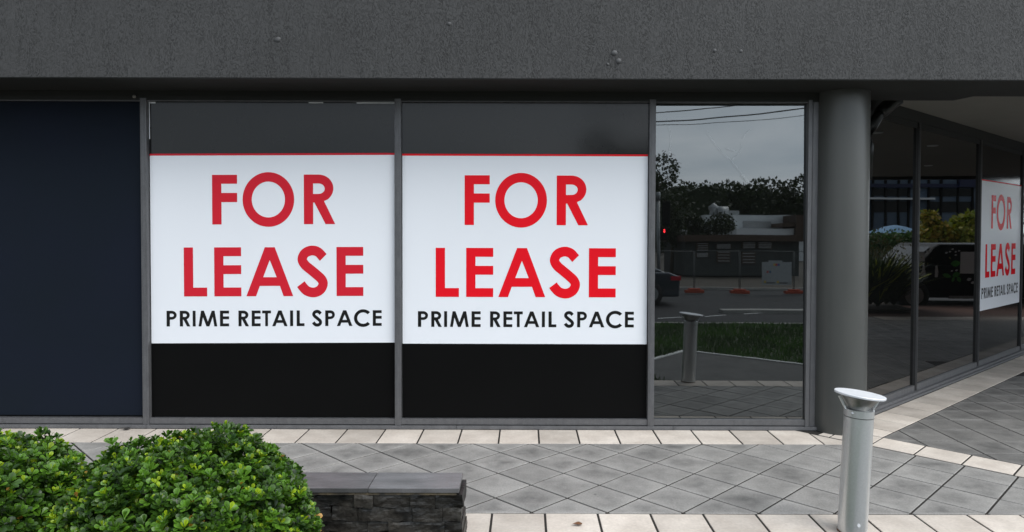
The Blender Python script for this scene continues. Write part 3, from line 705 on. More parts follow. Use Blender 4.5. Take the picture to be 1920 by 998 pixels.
# ------------------------------------------------------------------ leaves
def leaf_template(nseg=6):
    ts = np.linspace(0, 1, nseg+1); wd = np.interp(ts, [0,.15,.4,.65,.85,.95,1.], [.04,.08,.20,.31,.29,.18,.06])
    V = []
    for t, w_ in zip(ts, wd):
        zc = -.10*(t-.2)**2*1.6
        V += [(t, -w_, zc+.16*w_), (t, 0, zc), (t, w_, zc+.16*w_)]
    F = []
    for i in range(nseg):
        a = 3*i; F += [(a, a+3, a+4, a+1), (a+1, a+4, a+5, a+2)]
    return np.array(V), np.array(F)
def build_leaves(name, P, X, Z, S, C, m, parent, tmpl, edge=None):
    """P base points, X leaf axis, Z leaf normal, S length, C colour; one quad mesh"""
    V0, F0 = tmpl; n = len(P); k = len(V0)
    X = X/np.linalg.norm(X, axis=1)[:, None]; Y = np.cross(Z, X); Y /= np.linalg.norm(Y, axis=1)[:, None]; Z = np.cross(X, Y)
    V = P[:, None]+S[:, None, None]*(V0[None, :, 0:1]*X[:, None]+V0[None, :, 1:2]*Y[:, None]+V0[None, :, 2:3]*Z[:, None])
    F = (F0[None]+(np.arange(n)*k)[:, None, None]).reshape(-1, 4)
    me = bpy.data.meshes.new(name); me.vertices.add(n*k); me.vertices.foreach_set('co', V.reshape(-1))
    nf = len(F); me.loops.add(nf*4); me.loops.foreach_set('vertex_index', F.reshape(-1).astype(np.int32))
    me.polygons.add(nf); me.polygons.foreach_set('loop_start', (np.arange(nf)*4).astype(np.int32)); me.polygons.foreach_set('loop_total', np.full(nf, 4, np.int32))
    me.polygons.foreach_set('use_smooth', np.ones(nf, bool)); me.update(calc_edges=True)
    a = me.attributes.new('leafcol', 'FLOAT_COLOR', 'POINT')
    cc = np.repeat(C[:, None, :], k, axis=1)
    if edge is not None: cc = cc*edge[None, :, None]
    cc = np.concatenate([cc, np.ones((n, k, 1))], 2); a.data.foreach_set('color', cc.reshape(-1))
    me.materials.append(m); o = link(bpy.data.objects.new(name, me)); o.parent = parent; return o
LT = leaf_template()
EDGE = np.tile(np.array([1.45, .85, 1.45]), 7)
def shrub(name, cen, rad, seed, count, **k):
    rg = np.random.default_rng(seed); root = empty(name, (cen[0], cen[1], 0.04), **k)
    base = Vector((cen[0], cen[1], .04)); cz = cen[2]-.04
    P = []; X = []; Z = []; S = []; C = []
    def lump(d):
        return 1+.05*math.sin(7*d[0]+seed)*math.cos(6*d[1]+3*d[2]) + .04*math.sin(11*d[0]+7*d[2]+seed*2)
    for layer, (sc_, cnt) in enumerate([(1., int(count*1.1)), (.93, int(count*.8)), (.84, int(count*.5))]):
        for i in range(cnt):
            zz = rg.uniform(-.35, 1); a = rg.uniform(0, 2*PI); rr = math.sqrt(1-zz*zz)
            d = np.array([rr*math.cos(a), rr*math.sin(a), zz])
            jit = rg.normal(0, .022)
            e_ = np.array([d[0]*rr**-.18, d[1]*rr**-.18, math.copysign(abs(zz)**.82, zz)]) if rr > .05 else d
            p = e_*np.array(rad)*(sc_*lump(d)+jit) + np.array([0, 0, cz])
            if p[2] < .02: continue
            nrm = d/np.array(rad); nrm /= np.linalg.norm(nrm)
            ax = nrm*.65+np.array([0, 0, .75])+rg.normal(0, .26, 3); ax /= np.linalg.norm(ax)
            u = np.cross(ax, [0.3, 1, 0.1]); u /= np.linalg.norm(u); v = np.cross(ax, u)
            young = rg.random(); dark = rg.uniform(.65, 1.25)
            nl = rg.integers(7, 11); ph = rg.uniform(0, 6.28); size = rg.uniform(.023, .037)
            for q in range(nl):
                inner = q >= nl-3
                th = ph+q*2.399; el = (rg.uniform(.95, 1.3) if inner else rg.uniform(.25, .95))
                dr = (u*math.cos(th)+v*math.sin(th))*math.cos(el)+ax*math.sin(el)
                nz = ax*math.cos(el)-(u*math.cos(th)+v*math.sin(th))*math.sin(el)
                base_p = p + ax*(.006 if inner else -.004*q*.5) + dr*.004
                P.append(base_p); X.append(dr+rg.normal(0, .07, 3)); Z.append(nz+rg.normal(0, .12, 3)); S.append(size*(rg.uniform(.55, .8) if inner else rg.uniform(.85, 1.12)))
                if inner and young < .24: c = np.array([.24, .34, .012])*rg.uniform(.7, 1.1)
                elif young < .36: c = np.array([.075, .17, .014])*rg.uniform(.8, 1.15)
                elif rg.random() > .993: c = np.array([.40, .20, .03])*rg.uniform(.4, 1.1)
                else:
                    m_ = rg.random(); c = (np.array([.011, .034, .006])*(1-m_)+np.array([.040, .092, .008])*m_)*dark
                    if inner: c = c*1.35+np.array([.012, .02, 0])
                C.append(c)
    build_leaves('foliage', np.array(P), np.array(X), np.array(Z), np.array(S), np.array(C), M['leaf'], root, LT, EDGE)
    m = MB()
    for i in range(60):
        zz = rg.uniform(.0, 1); a = rg.uniform(0, 2*PI); rr = math.sqrt(1-zz*zz)
        e = np.array([rr*math.cos(a)*rad[0], rr*math.sin(a)*rad[1], cz+zz*rad[2]])*.93
        md = e*np.array([.45, .45, .55])+rg.normal(0, .03, 3)
        m.tube([(e[0]*.08, e[1]*.08, -.02), tuple(md), tuple(e)], [.011, .007, .003], 6)
    m.build('stems', M['bark'], root)
    return root
shrub('garden_shrub', (-1.345, 2.80, .22), (.50, .48, .520), 3, 2300, label='rounded green shrub in front of the stone wall, nearest the capping end', cat='shrub', group='rounded green shrubs in the planter')
shrub('garden_shrub', (-2.37, 2.82, .22), (.575, .48, .525), 11, 2300, label='rounded green shrub at the left edge of the picture', cat='shrub', group='rounded green shrubs in the planter')

def fallen(px, py, size, rz, c, label):
    Y = FX*EYE/(py-HY-(px-CX)*.0029); X = (px-CX)/FX*Y; rg_ = np.random.default_rng(int(px))
    V0, F0 = leaf_template(); m_ = mat('dry_leaf_%d' % int(px), c, .8, nscale=60)
    b = MB(); b.add([Matrix.Translation((X, Y, .006)) @ Matrix.Rotation(rz, 4, 'Z') @ Vector((v[0]*size, v[1]*size*1.2, v[2]*size+.006+.25*size*(v[0]-.5)**2)) for v in V0], [tuple(int(i) for i in f) for f in F0], smooth=True)
    tag(b.build('fallen_leaf', m_), label=label, cat='leaf', group='fallen leaves on the paving')
fallen(1076, 992, .055, .3, (.16,.07,.03), 'curled brown leaf on the front cream pavers')
fallen(221, 809, .075, .2, (.02,.018,.015), 'dark dry leaf against the plinth beside the first mullion')

# ------------------------------------------------------------------ what stands behind and beside the camera (seen in the windows)
def crown(name, cen, rad, n, size, cols, seed, parent):
    rg = np.random.default_rng(seed); nb = 14
    bl_ = [(rg.normal(0, .45, 3)*rad, rg.uniform(.35, .6)) for _ in range(nb)]
    P = []
    for i in range(n):
        b, r_ = bl_[rg.integers(nb)]; d = rg.normal(0, 1, 3); d /= np.linalg.norm(d)
        P.append(np.array(cen)+np.clip(b, -.75*np.array(rad), .75*np.array(rad))+d*np.array(rad)*r_*rg.uniform(.6, 1.))
    P = np.array(P); X = rg.normal(0, 1, (n, 3)); Z = rg.normal(0, 1, (n, 3))+np.array([0, 0, .8])
    c0, c1 = np.array(cols[0]), np.array(cols[1]); t = rg.random((n, 1)); C = c0*(1-t)+c1*t
    V0 = np.array([(0, 0, 0), (.5, -.35, 0), (1, 0, -.05), (.5, .35, 0)]); F0 = np.array([(0, 1, 2, 3)])
    return build_leaves(name, P, X, Z, rg.uniform(.6, 1.3, n)*size, C, M['treeleaf'], parent, (V0, F0))
def tree(loc, h, rad, n, size, cols, seed, label, group='trees across the street'):
    t = empty('tree', (loc[0], loc[1], 0), label=label, cat='tree', group=group)
    crown('crown', (0, 0, h-rad[2]*.95), np.array(rad), n, size, cols, seed, t)
    m = MB(); m.tube([(0, 0, -.1), (.05, 0, h*.3), (0, .1, h*.6)], [h*.03, h*.022, h*.012], 8)
    for a in range(5): m.tube([(.03, .03, h*.35), (math.cos(a*1.3)*rad[0]*.5, math.sin(a*1.3)*rad[1]*.5, h*.72)], [h*.012, h*.004], 6)
    m.build('trunk', M['bark'], t); return t
YM = 2*(YF+.042)
def RM(px, py, z): return Vector(((px-20-CX)/FX*z, YM-z, EYE-(py-25-HY)/FX*z))
DK = ((.014,.024,.008), (.035,.05,.015))
# grass and path behind the outer pavers
g = MB(); g.box(-40, 13.6, 3.6, YD-.01, -.28, GD+.09); g.build('verge_edge', M['path'], kind='structure')
def sheet(name, pts, z, m, **k):
    b = MB(); b.prism(pts, z-.05, z); return b.build(name, m, **k)
P1, P2, P3 = RM(1228,676,9.6), RM(1297,657,10.55), RM(1530,690,9.3)
pa = [(RM(1310,742,7.45).x, YD-.012), (6.5, YD-.012), (6.5, P3.y-.8), (P3.x, P3.y), (P2.x, P2.y), (P1.x, P1.y), (P1.x-.25, P1.y+.75)]
sheet('footpath', pa[::-1], GD, M['path'], kind='structure')
b = MB()
for A, C_ in ((P1, P2), (P2, P3)):
    d = (C_-A).normalized(); n = Vector((-d.y, d.x, 0))*.035
    b.prism([(A.x-n.x, A.y-n.y), (C_.x-n.x, C_.y-n.y), (C_.x+n.x, C_.y+n.y), (A.x+n.x, A.y+n.y)], GD-.04, GD+.012)
tag(b.build('path_edging', M['linepaint']), kind='structure')
rg = np.random.default_rng(5); n = 34000
gx = rg.uniform(-.2, 8.0, n); gy = rg.uniform(-2.8, 3.42, n)
def inpoly(x, y, poly):
    c = np.zeros(len(x), bool); j = len(poly)-1
    for i in range(len(poly)):
        xi, yi = poly[i]; xj, yj = poly[j]
        c ^= ((yi > y) != (yj > y)) & (x < (xj-xi)*(y-yi)/(yj-yi+1e-12)+xi); j = i
    return c
keep = ~inpoly(gx, gy, pa) & ((gx > .25) | (abs(gy) > .6)); gx, gy = gx[keep], gy[keep]; n = len(gx)
V0 = np.array([(0, -.12, 0), (0, .12, 0), (1, .03, .15), (1, -.03, .15)]); F0 = np.array([(0, 1, 2, 3)])
Xg = np.stack([rg.normal(0, .35, n), rg.normal(0, .35, n), np.ones(n)], 1); Zg = rg.normal(0, 1, (n, 3)); tt = rg.random((n, 1))
gr = build_leaves('grass', np.stack([gx, gy, np.full(n, GD-.012)], 1), Xg, Zg, rg.uniform(.035, .085, n), (np.array([.022,.075,.006])*(1-tt)+np.array([.055,.115,.012])*tt)*(.75+.5*(np.sin(gx*3+1)*np.cos(gy*2.3)>0))[:, None], M['treeleaf'], None, (V0, F0))
tag(gr, label='short green grass beside the grey footpath', kind='stuff', cat='grass')
g = MB(); g.box(-60, 60, -2.9, 3.6, -.29, GD-.013); tag(g.build('lawn', mat('lawn_base', (.02,.045,.01), .9, c2=(.045,.05,.02), nscale=5)), kind='structure')
g = MB(); g.box(-200, 200, -15.0, -3.05, -.29, SD-.06); g.build('road', M['asphalt'], kind='structure')
g = MB(); g.box(-60, 60, -3.05, -2.9, -.29, GD); g.build('kerb', M['concrete'], kind='structure')
g = MB(); g.box(RM(1375,590,17).x, 60, -6.6, -6.2, -.28, SD+.02); g.box(-60, 60, -15.2, -15.0, -.29, SD+.04); g.build('kerb', M['concrete'], kind='structure')
b = MB(); zl = SD-.056
for x0_, x1_, y_ in [(2.9, 3.6, -4.9), (4.1, 4.7, -5.4), (5.2, 5.9, -6.0), (1.2, 2.2, -4.6), (-1, 0, -4.6)]:
    b.prism([(x0_, y_), (x1_, y_-.35), (x1_, y_-.27), (x0_, y_+.1)], zl, zl+.004)
b.build('road_marking', M['linepaint'], kind='structure')
b = MB(); b.box(-60, 60, -200, -15.2, -.31, SD-.02); b.build('far_ground', mat('bare_verge', (.09,.075,.055), .9, c2=(.06,.05,.04), nscale=1.5), kind='structure')

# low brown building
LB = empty('brown_building', (0, YM-36, 0), label='low brown and grey building behind the wire fence, mirrored in the bare window', cat='building')
def lx(px, z=36): return (px-20-CX)/FX*z
def lz(py, z=36): return EYE-(py-25-HY)/FX*z
b = MB(); b.box(lx(1288), lx(1500), -6, 0, -.1, lz(455)); b.build('wall', M['greywall'], LB)
b = MB(); b.box(lx(1282), lx(1512), -6.2, .5, lz(456), lz(444)); b.build('roof_band', M['brown'], LB)
for xa, xb, ya, yb in [(1308,1332,458,475),(1308,1332,478,486),(1345,1374,461,470),(1347,1372,474,496),(1392,1418,458,470),(1392,1418,476,498),(1421,1450,458,470)]:
    o = MB(); o.box(lx(xa), lx(xb), .0, .08, lz(yb), lz(ya)); o = o.build('window', M['brown'], LB)
    q = MB()
    for kk in range(4):
        zz = lz(yb)+(lz(ya)-lz(yb))*(kk+.5)/4; q.box(lx(xa)+.06, lx(xb)-.06, .082, .12, zz-.02, zz+.02)
    q.build('louvre', M['galv'], o)
# white building with roof vents
WB = empty('white_building', (0, YM-72, 0), label='long white flat roofed building with roof vents, mirrored behind the brown building', cat='building')
b = MB(); b.box(lx(1322,72), lx(1505,72), -12, 0, -.1, lz(405,72)); b.build('wall', M['whitewall'], WB)
b = MB(); b.box(lx(1366,72), lx(1490,72), .1, 3.0, -.1, lz(431,72)); b.build('annexe', M['white'], WB)
b = MB(); b.box(lx(1468,72), lx(1512,72), .05, 3.5, lz(446,72), lz(407,72)); b.box(lx(1447,72), lx(1468,72), .05, 3.3, lz(428,72), lz(421,72)); b.build('balcony', M['brown'], WB)
b = MB(); b.box(lx(1393,72), lx(1447,72), .01, .08, lz(429,72), lz(416,72)); b.build('window_band', M['galv'], WB)
b = MB(); b.lathe([(.45, 0), (.42, .55), (.55, .7), (.55, .9), (.2, 1.15), (.08, 1.3)], 20, Matrix.Translation((lx(1349,72), -2, lz(405,72)))); b.build('vent', M['galv'], WB)
b = MB(); b.lathe([(.7, -.6), (.7, .6)], 24, Matrix.Translation((lx(1364,72), -2, lz(405,72)+.25)) @ Matrix.Rotation(PI/2, 4, 'Y')); b.build('vent', M['galv'], WB)
b = MB(); b.box(lx(1377,72), lx(1397,72), -3, -2, lz(405,72), lz(395,72)); b.build('roof_unit', M['galv'], WB)
# temporary fence
def gz(py, z): return EYE-(py-25-HY)/FX*z
FZ = 24.2; YFN = YM-FZ
fxs = [lx(p_, FZ) for p_ in (1180, 1307, 1391, 1492, 1590)]
for i in range(4):
    t = empty('wire_fence_panel', (fxs[i], YFN, SD), label=('wire mesh fence panel with a white notice board on it' if i == 2 else 'wire mesh temporary fence panel on orange feet'), cat='fence', group='temporary wire fence panels')
    Wd = fxs[i+1]-fxs[i]; b = MB()
    b.tube([(0.02, 0, .0), (0.02, 0, 1.42)], .012, 8); b.tube([(Wd-.02, 0, 0), (Wd-.02, 0, 1.42)], .012, 8); b.tube([(0.02, 0, 1.42), (Wd-.02, 0, 1.42)], .011, 8); b.tube([(0.02, 0, .09), (Wd-.02, 0, .09)], .011, 8)
    b.build('frame', M['fencesteel'], t)
    b = MB(); k_ = .08
    while k_ < Wd: b.tube([(k_, 0, .1), (k_, 0, 1.4)], .0016, 4); k_ += .075
    b.build('mesh', M['fencesteel'], t)
    ft = empty('barrier_foot', (fxs[i], YFN, SD), label='orange plastic foot under the wire fence', cat='barrier foot', group='orange feet of the wire fence')
    b = MB(); b.box(-.32, .32, -.12, .12, -.02, .09); b.box(-.2, .2, -.10, .10, .09, .14); b.build('foot_block', M['orange'], ft, bevel=.02)
nb = empty('notice_board', (lx(1459, FZ), YFN+.05, -.13), label='white notice board with small coloured squares hung on the wire fence', cat='notice board')
b = MB(); b.box(-.51, .51, 0, .012, gz(531, FZ), gz(489, FZ)); b.box(-.28, .2, 0, .012, gz(489, FZ), gz(486, FZ)); b.build('board', mat('weathered_board', (.42,.44,.44), .6, c2=(.37,.39,.39)), nb)
for px_, py_, c_, nn in [(1455,494,(.7,.5,.1),'y'),(1459,494,(.6,.05,.05),'r'),(1463,494,(.1,.15,.4),'b'),(1442,508,(.5,.1,.1),'r2'),(1447,508,(.1,.2,.3),'b2'),(1437,526,(.7,.5,.1),'y2'),(1461,526,(.7,.5,.1),'y3')]:
    b = MB(); xx = lx(px_, FZ)-nb.location.x; zz = gz(py_, FZ); b.box(xx-.035, xx+.035, .012, .016, zz-.04, zz+.04); b.build('coloured_mark', mat('mark_ink_'+nn, c_, .6), nb)
b = MB()
for px_ in (1446, 1470): b.box(lx(px_, FZ)-nb.location.x-.15, lx(px_, FZ)-nb.location.x+.18, .012, .015, gz(528.5, FZ), gz(527, FZ))
b.build('caption_line', M['film_ink'], nb)
# pedestrian signal
TZ = 22.; ts = empty('pedestrian_signal', (lx(1240, TZ), YM-TZ, 0), label='grey pole with black pedestrian signal showing a red lamp', cat='traffic light')
b = MB(); b.tube([(0, 0, -.06), (0, 0, gz(376, TZ))], .055, 14); b.lathe([(.07, 0), (.07, .25), (.05, .27)], 14, Matrix.Translation((0, 0, gz(383, TZ)))); b.build('pole', M['galv'], ts)
b = MB(); b.box(.10, .36, .05, .14, gz(428, TZ), gz(384, TZ)); b.build('backing_plate', M['black'], ts, bevel=.03)
b = MB(); b.box(.04, .24, .06, .24, gz(456, TZ), gz(433, TZ)); h_ = b.build('signal_head', M['black'], ts, bevel=.01)
b = MB(); b.lathe([(.022, 0), (.022, .01)], 12, Matrix.Translation((.14, .245, gz(437, TZ))) @ Matrix.Rotation(-PI/2, 4, 'X')); b.box(.118, .162, .245, .255, gz(442, TZ), gz(438.5, TZ)); b.build('lamp', M['redlamp'], h_)
# power lines
for k_, (pya, pyb, th) in enumerate([((1228, 217), (1518, 184), .022), ((1228, 234), (1518, 207), .028), ((1228, 240), (1518, 221), .014)]):
    z_ = 30; A = RM(*pya, z_); Bq = RM(*pyb, z_); pts = []
    for i in range(-4, 15):
        f_ = i/10; p_ = A.lerp(Bq, f_); p_.z += -.35*f_*(1-f_); pts.append(p_)
    b = MB(); b.tube(pts, th, 6); o = b.build('power_line', M['black'])
    tag(o, label=['thick overhead cable, uppermost in the window reflection', 'thick overhead cable, middle one in the window reflection', 'thin overhead cable, lowest in the window reflection'][k_], cat='cable', group='overhead cables along the street')
# trees
tree((lx(1205,45), YM-45), 7.6, (2.6, 2.4, 2.9), 9000, .22, DK, 21, 'tall dark street tree mirrored at the left of the bare window')
tree((lx(1318,40), YM-40), 3.0, (1.35, 1.3, 1.0), 6000, .15, DK, 22, 'low dark leafy tree beside the brown building', )
tree((lx(1262,38), YM-38), 4.0, (.8, .8, 1.5), 3500, .14, DK, 23, 'slim dark tree beside the pedestrian signal')
# wooded hill as one mass
rg = np.random.default_rng(9); P = []; n = 45000
cx_ = rg.uniform(-70, 130, 120); cc = [(x_, -130-rg.uniform(0, 30), rg.uniform(12.5, 14.9), rg.uniform(3, 6)) for x_ in cx_]
for i in range(n):
    c_ = cc[rg.integers(120)]; d = rg.normal(0, 1, 3); d /= np.linalg.norm(d); P.append((c_[0]+d[0]*c_[3], c_[1]+d[1]*c_[3], (c_[2]-c_[3]*.6)+d[2]*c_[3]*.75))
cc2 = [(150+rg.uniform(0, 25), y_, rg.uniform(9, 13), rg.uniform(4, 7)) for y_ in rg.uniform(-110, 160, 60)]
for i in range(14000):
    c_ = cc2[rg.integers(60)]; d = rg.normal(0, 1, 3); d /= np.linalg.norm(d); P.append((c_[0]+d[0]*c_[3], c_[1]+d[1]*c_[3], (c_[2]-c_[3]*.7)+d[2]*c_[3]*.9))
n = len(P)
P = np.array(P); t_ = rg.random((n, 1))
wood = build_leaves('far_wood', P, rg.normal(0, 1, (n, 3)), rg.normal(0, 1, (n, 3))+np.array([0, 0, .6]), rg.uniform(.45, 1.0, n), np.array(DK[0])*(1-t_)+np.array(DK[1])*t_, M['treeleaf'], None, (np.array([(0, 0, 0), (.5, -.4, 0), (1, 0, 0), (.5, .4, 0)]), np.array([(0, 1, 2, 3)])))
tag(wood, label='far dark wooded ridge mirrored above the white roof', cat='woodland', kind='stuff')
b = MB(); hv = [(-60, -.3)]+[(x_, 12.2+1.0*math.sin(x_*.21)+.8*math.sin(x_*.57)) for x_ in range(-50, 170, 5)]+[(180, -.3)]
b.prism(hv, 135, 170, M=Matrix.Rotation(PI/2, 4, 'X')); b.build('hill', mat('dark_hill_scrub', (.03,.045,.018), .95), kind='structure')

# cars
def car(name, root, prof, roof, width, body, wheels, gls, inset_=.14):
    """prof: side outline (x, z); roof: glasshouse outline; local y across"""
    hw = width/2; RX = Matrix.Rotation(PI/2, 4, 'X')
    def ext(poly, y0, y1, M_=RX):
        b_ = MB(); b_.prism([(x, z) for x, z in poly], -y1, -y0, M=RX); return b_
    ext(prof, -hw, hw).build('body', body, root, bevel=.05)
    ext(roof, -hw+inset_, hw-inset_).build('cabin', body, root, bevel=.06)
    for g_ in gls:
        for sy in (-1, 1):
            e_ = inset_-.004; y0, y1 = (hw-e_-.006, hw-e_) if sy > 0 else (-hw+e_, -hw+e_+.006)
            ext(g_, y0, y1).build('window', M['carglass'], root)
    for wx in wheels:
        for sy in (-1, 1):
            T = Matrix.Translation((wx, sy*(hw-.09), .33)) @ Matrix.Rotation(PI/2, 4, 'X')
            b_ = MB(); b_.lathe([(.24, -.11), (.33, -.09), (.33, .09), (.24, .11)], 28, T); wh = b_.build('wheel', M['tyre'], root)
            b_ = MB(); b_.lathe([(.2, -.115), (.22, .0), (.2, .115)], 20, T); b_.build('rim', M['galv'], wh)
A_ = C1
def SM(u, v, z=0.):
    d = Vector((u, v))-C1; k_ = d.dot(WN); q_ = Vector((u, v))-WN*2*k_; return (q_.x, q_.y, z)
rot = math.atan2(.992, .124)
def vx(px, z): return (px-CX)/FX*z
VZ = 16.2; xc = vx(1622, VZ)+2.45
van = empty('parked_van', SM(xc, VZ, -.12), rot, label='black van with white shapes and green leaf print, mirrored in the side window', cat='van')
car('car', van, [(-2.4,.28),(2.7,.28),(2.72,.95),(-1.7,1.0),(-2.30,.82)], [(-1.70,.95),(-1.28,1.40),(-1.16,1.46),(2.55,1.47),(2.68,.93)], 1.8, M['carblack'], (-1.75, 1.75),
    [[(-1.18,.98),(-1.12,1.36),(-.68,1.38),(-.68,.98)], [(.20,1.15),(.20,1.38),(1.15,1.38),(1.15,1.15)]], inset_=.05)
b = MB(); b.add([(-1.70,-.72,.99),(-1.70,.72,.99),(-1.31,.70,1.385),(-1.31,-.70,1.385)], [(0,1,2,3)]); b.v = [(x-.012, y, z+.012) for x, y, z in b.v]; b.build('windscreen', M['carglass'], van)
b = MB(); b.box(-1.0, .2, .88, .93, .27, .33); b.build('side_step', M['galv'], van)
hwv = .9
def decal(nm, pts, m, y=.9+.003):
    b_ = MB(); b_.prism(pts, -y-.003, -y, M=Matrix.Rotation(PI/2, 4, 'X')); return b_.build(nm, m, van)
def vu(px): return vx(px, VZ-.9)-xc
def vz(py): return EYE-(py-HY-2)/FX*(VZ-.9)+.12
y_ = .775
for lp in ([(1726,512),(1733,512),(1736,500),(1738,494),(1741,512),(1738,519),(1726,518)], [(1759,498),(1763,498),(1765,510),(1764,520),(1758,520)], [(1724,472),(1738,472),(1739,490),(1724,490)], [(1742,470),(1746,470),(1745,476),(1741,476)]):
    decal('white_shape', [(vu(a), vz(b_)) for a, b_ in lp][::-1], M['white'], .905)
decal('white_board', [(vu(1806), vz(513)), (vu(1840), vz(513)), (vu(1840), vz(472)), (vu(1806), vz(472))], M['white'], .904)
def leaf_poly(cx, cy, l, w_, a): return [(vu(cx+(x*math.cos(a)-y*math.sin(a))), vz(cy-(x*math.sin(a)+y*math.cos(a)))) for x, y in [(-l,0),(-l*.5,w_*.8),(0,w_),(l*.6,w_*.6),(l,0),(l*.6,-w_*.6),(0,-w_),(-l*.5,-w_*.8)]][::1]
for cx, cy, l, w__, a in [(1797,494,10,6,.1),(1781,517,9,4,-.3),(1799,515,8,5,.2),(1793,524,6,3,1.2),(1804,524,6,4,-1.1)]:
    decal('leaf_print', leaf_poly(cx, cy, l, w__, a), M['leafprint'], .905)
for cx, cy, l in [(1779,474,3),(1786,472,2.5),(1791,467,2.5),(1797,472,2.5),(1797,478,2.5),(1803,470,2.2),(1790,508,2.5),(1799,507,3),(1823,524,5),(1830,530,4)]:
    decal('white_dot', leaf_poly(cx, cy, l, l*.6, .3), M['white'], .906)
# second car with only its roof showing, white
wc_ = empty('parked_car', SM(vx(1850, 21), 21, -.34), rot, label='white car behind the black van in the side window reflection', cat='car')
car('car', wc_, [(-2.1,.3),(2.1,.3),(2.1,.85),(-1.4,.95),(-2.1,.75)], [(-1.35,.9),(-.7,1.42),(1.0,1.45),(1.7,.9)], 1.75, M['carwhite'], (-1.3,1.35), [[(-1.05,.93),(-.6,1.34),(.1,1.36),(.1,.93)],[(.16,.93),(.16,1.36),(.9,1.36),(1.35,.93)]])
# dark car on the street in the bare window
CZ = 20.5; dc = empty('dark_car', (lx(1272, CZ)-2.25, YM-CZ, SD-.06), label='dark blue sedan driving past on the street', cat='car')
car('car', dc, [(-2.2,.25),(2.2,.25),(2.22,.80),(1.9,.93),(-1.2,.95),(-2.2,.72)], [(-1.3,.9),(-.6,1.36),(.7,1.38),(1.85,.92)], 1.78, M['cargrey'], (-1.35,1.4), [[(-1.0,.93),(-.5,1.29),(.05,1.31),(.05,.93)],[(.12,.93),(.12,1.31),(.7,1.30),(1.35,.93)]])
b = MB(); b.box(1.95, 2.24, .70, .895, .70, .82); b.build('tail_light', M['taillight'], dc)
# right hand street
def quadSM(name, u0, u1, v0, v1, z, m, **k):
    b_ = MB(); b_.prism([SM(u0, v0)[:2], SM(u1, v0)[:2], SM(u1, v1)[:2], SM(u0, v1)[:2]][::-1], z-.03, z); return b_.build(name, m, **k)
b = MB(); b.box(13.65, 60, -2.8, 60, -.3, -.05); b.build('side_road', M['asphalt'], kind='structure')
quadSM('brick_strip', 2, 26, 13.2, 15.2, .005, M['brick_road'], kind='structure')
quadSM('cream_edge', 6.6, 26, 12.75, 13.2, .004, M['cream'], kind='structure')
# planter bed with grasses
quadSM('planting_bed', vx(1540,14.5), vx(1690,14.5), 13.7, 15.1, .08, M['soil'], kind='structure')
rg = np.random.default_rng(31)
for k_, (pu, vv, hh, yel) in enumerate([(1622,14.2,1.15,0),(1638,14.5,1.30,0),(1652,14.2,1.25,1),(1668,14.6,1.15,1),(1682,14.4,.85,0)]):
    t = empty('grass_plant', SM(vx(pu, vv), vv, .1), 0, label=['strappy dark leaved plant nearest the column in the side window', 'strappy plant with pale plumes, second from the column', 'strappy plant with long yellow leaves', 'strappy yellow green plant by the hedge', 'short strappy plant nearest the van'][k_], cat='plant', group='strappy plants in the side street bed')
    n = 260; th = rg.uniform(0, 6.28, n); X_ = np.stack([np.cos(th)*.7, np.sin(th)*.7, rg.uniform(.5, 1.5, n)], 1)
    c_ = np.where(rg.random((n, 1)) < (.22 if yel else .04), np.array([.36,.38,.04]), np.array([.03,.055,.012]))*rg.uniform(.5, 1.1, (n, 1))
    build_leaves('blades', np.zeros((n, 3)), X_, np.cross(X_, np.stack([-np.sin(th), np.cos(th), 0*th], 1)), rg.uniform(.6, 1.1, n)*hh, c_, M['treeleaf'], t, (np.array([(0,-.02,0),(0,.02,0),(.5,.03,.04),(.5,-.03,.04),(1,.003,-.12),(1,-.003,-.12)]), np.array([(0,1,2,3),(3,2,4,5)])))
    n = 90; Pp = np.stack([rg.normal(0, .35, n), rg.normal(0, .35, n), rg.uniform(.75, 1.2, n)*hh], 1)
    build_leaves('plume', Pp, rg.normal(0, .4, (n, 3))+np.array([0, 0, 1]), rg.normal(0, 1, (n, 3)), np.full(n, .07), np.array([.16,.13,.07])*rg.uniform(.5, 1, (n, 1)), M['treeleaf'], t, (np.array([(0,0,0),(.5,-.2,0),(1,0,0),(.5,.2,0)]), np.array([(0,1,2,3)])))
hd = empty('hedge', SM(vx(1655, 24), 24), rot, label='clipped green hedge below the blue umbrella in the side window', cat='hedge')
n = 7000; P = np.stack([rg.uniform(-1.7, 1.7, n), rg.uniform(-.4, .4, n), rg.uniform(.1, 1.55, n)+rg.normal(0, .04, n)], 1)
build_leaves('foliage', P, rg.normal(0, 1, (n, 3)), rg.normal(0, 1, (n, 3))+np.array([0, 0, 1]), np.full(n, .13), np.array([.045,.10,.02])*rg.uniform(.6, 1.3, (n, 1)), M['treeleaf'], hd, (np.array([(0,0,0),(.5,-.3,0),(1,0,0),(.5,.3,0)]), np.array([(0,1,2,3)])))
AUT = ((.22,.19,.02), (.12,.17,.025)); 
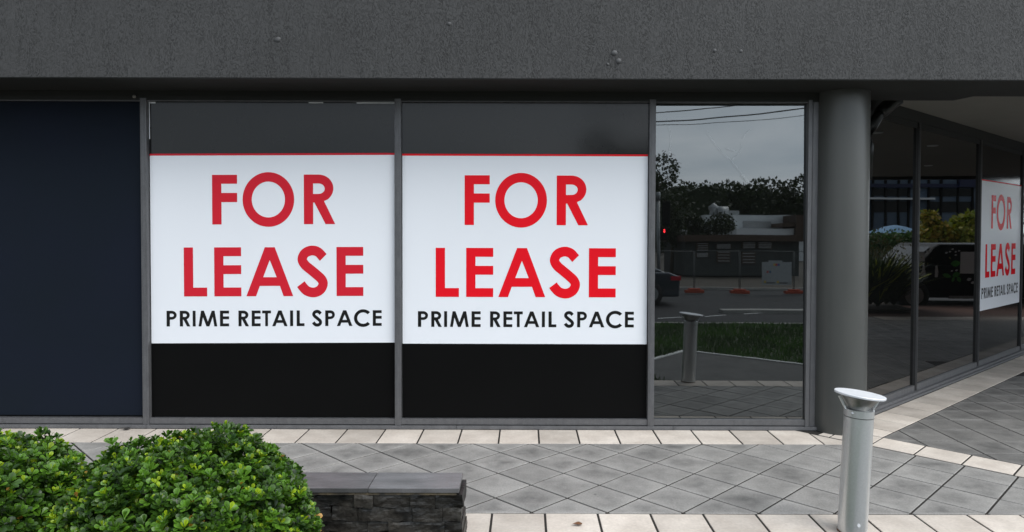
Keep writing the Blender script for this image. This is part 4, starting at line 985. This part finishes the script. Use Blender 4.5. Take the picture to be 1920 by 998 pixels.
def stree(pu, v, top, rad, cols, seed, label):
    h_ = EYE-(top-HY-2)/FX*v; q_ = SM(vx(pu, v), v); return tree(q_, h_, rad, 4200, .17, cols, seed, label, 'autumn trees in the side street')
stree(1748, 24, 404, (.62,.62,.7), ((.30,.18,.02), (.13,.17,.02)), 41, 'small orange and green autumn tree nearest the mullion')
stree(1815, 24, 408, (.62,.62,.66), AUT, 42, 'small yellow green autumn tree next to the side lease sign')
um = empty('umbrella', SM(vx(1680, 27), 27), rot, label='pale blue market umbrella above the hedge in the side window', cat='umbrella')
b = MB(); b.lathe([(1.05, 1.55), (.75, 1.68), (.4, 1.80), (.05, 1.86)], 8, caps=False, smooth=False); b.build('canopy', M['blue'], um)
b = MB(); b.tube([(0, 0, 0), (0, 0, 1.83)], .025, 8); b.build('pole', M['galv'], um)
# blue glazed building
BZ = 44.; bb = empty('glazed_building', SM(vx(1730, BZ), BZ), rot, label='blue grey glazed office building mirrored in the side windows', cat='building')
def bx_(px): return vx(px, BZ)-vx(1730, BZ)
def bz_(py): return EYE-(py-HY-2)/FX*BZ
b = MB(); b.box(bx_(1480), bx_(1880), -9, 0, -.2, bz_(300)); b.build('wall', M['bluegrey'], bb)
b = MB(); b.box(bx_(1480), bx_(1745), 0, .5, bz_(375), bz_(371.5)); b.build('ledge', M['whitewall'], bb)
b = MB(); b.box(bx_(1480), bx_(1880), 0, .25, bz_(352), bz_(345)); b.build('band', M['deepblue'], bb)
for px_ in (1636, 1660, 1684, 1704, 1740, 1764, 1796, 1822):
    b = MB(); b.box(bx_(px_)-.06, bx_(px_)+.06, 0, .12, 0, bz_(300)); b.build('mullion', M['black'], bb)
for i_, (a_, c_) in enumerate([(1638,1658),(1662,1682),(1686,1702),(1742,1762),(1766,1794),(1798,1820)]):
    for (za, zb) in ((398, 378), (368, 354)):
        b = MB(); b.box(bx_(a_), bx_(c_), .01, .05, bz_(za), bz_(zb)); b.build('window', M['carglass'], bb)
b = MB(); b.box(bx_(1793), bx_(1832), .26, .4, bz_(351), bz_(337)); b.build('sign_board', M['deepblue'], bb)
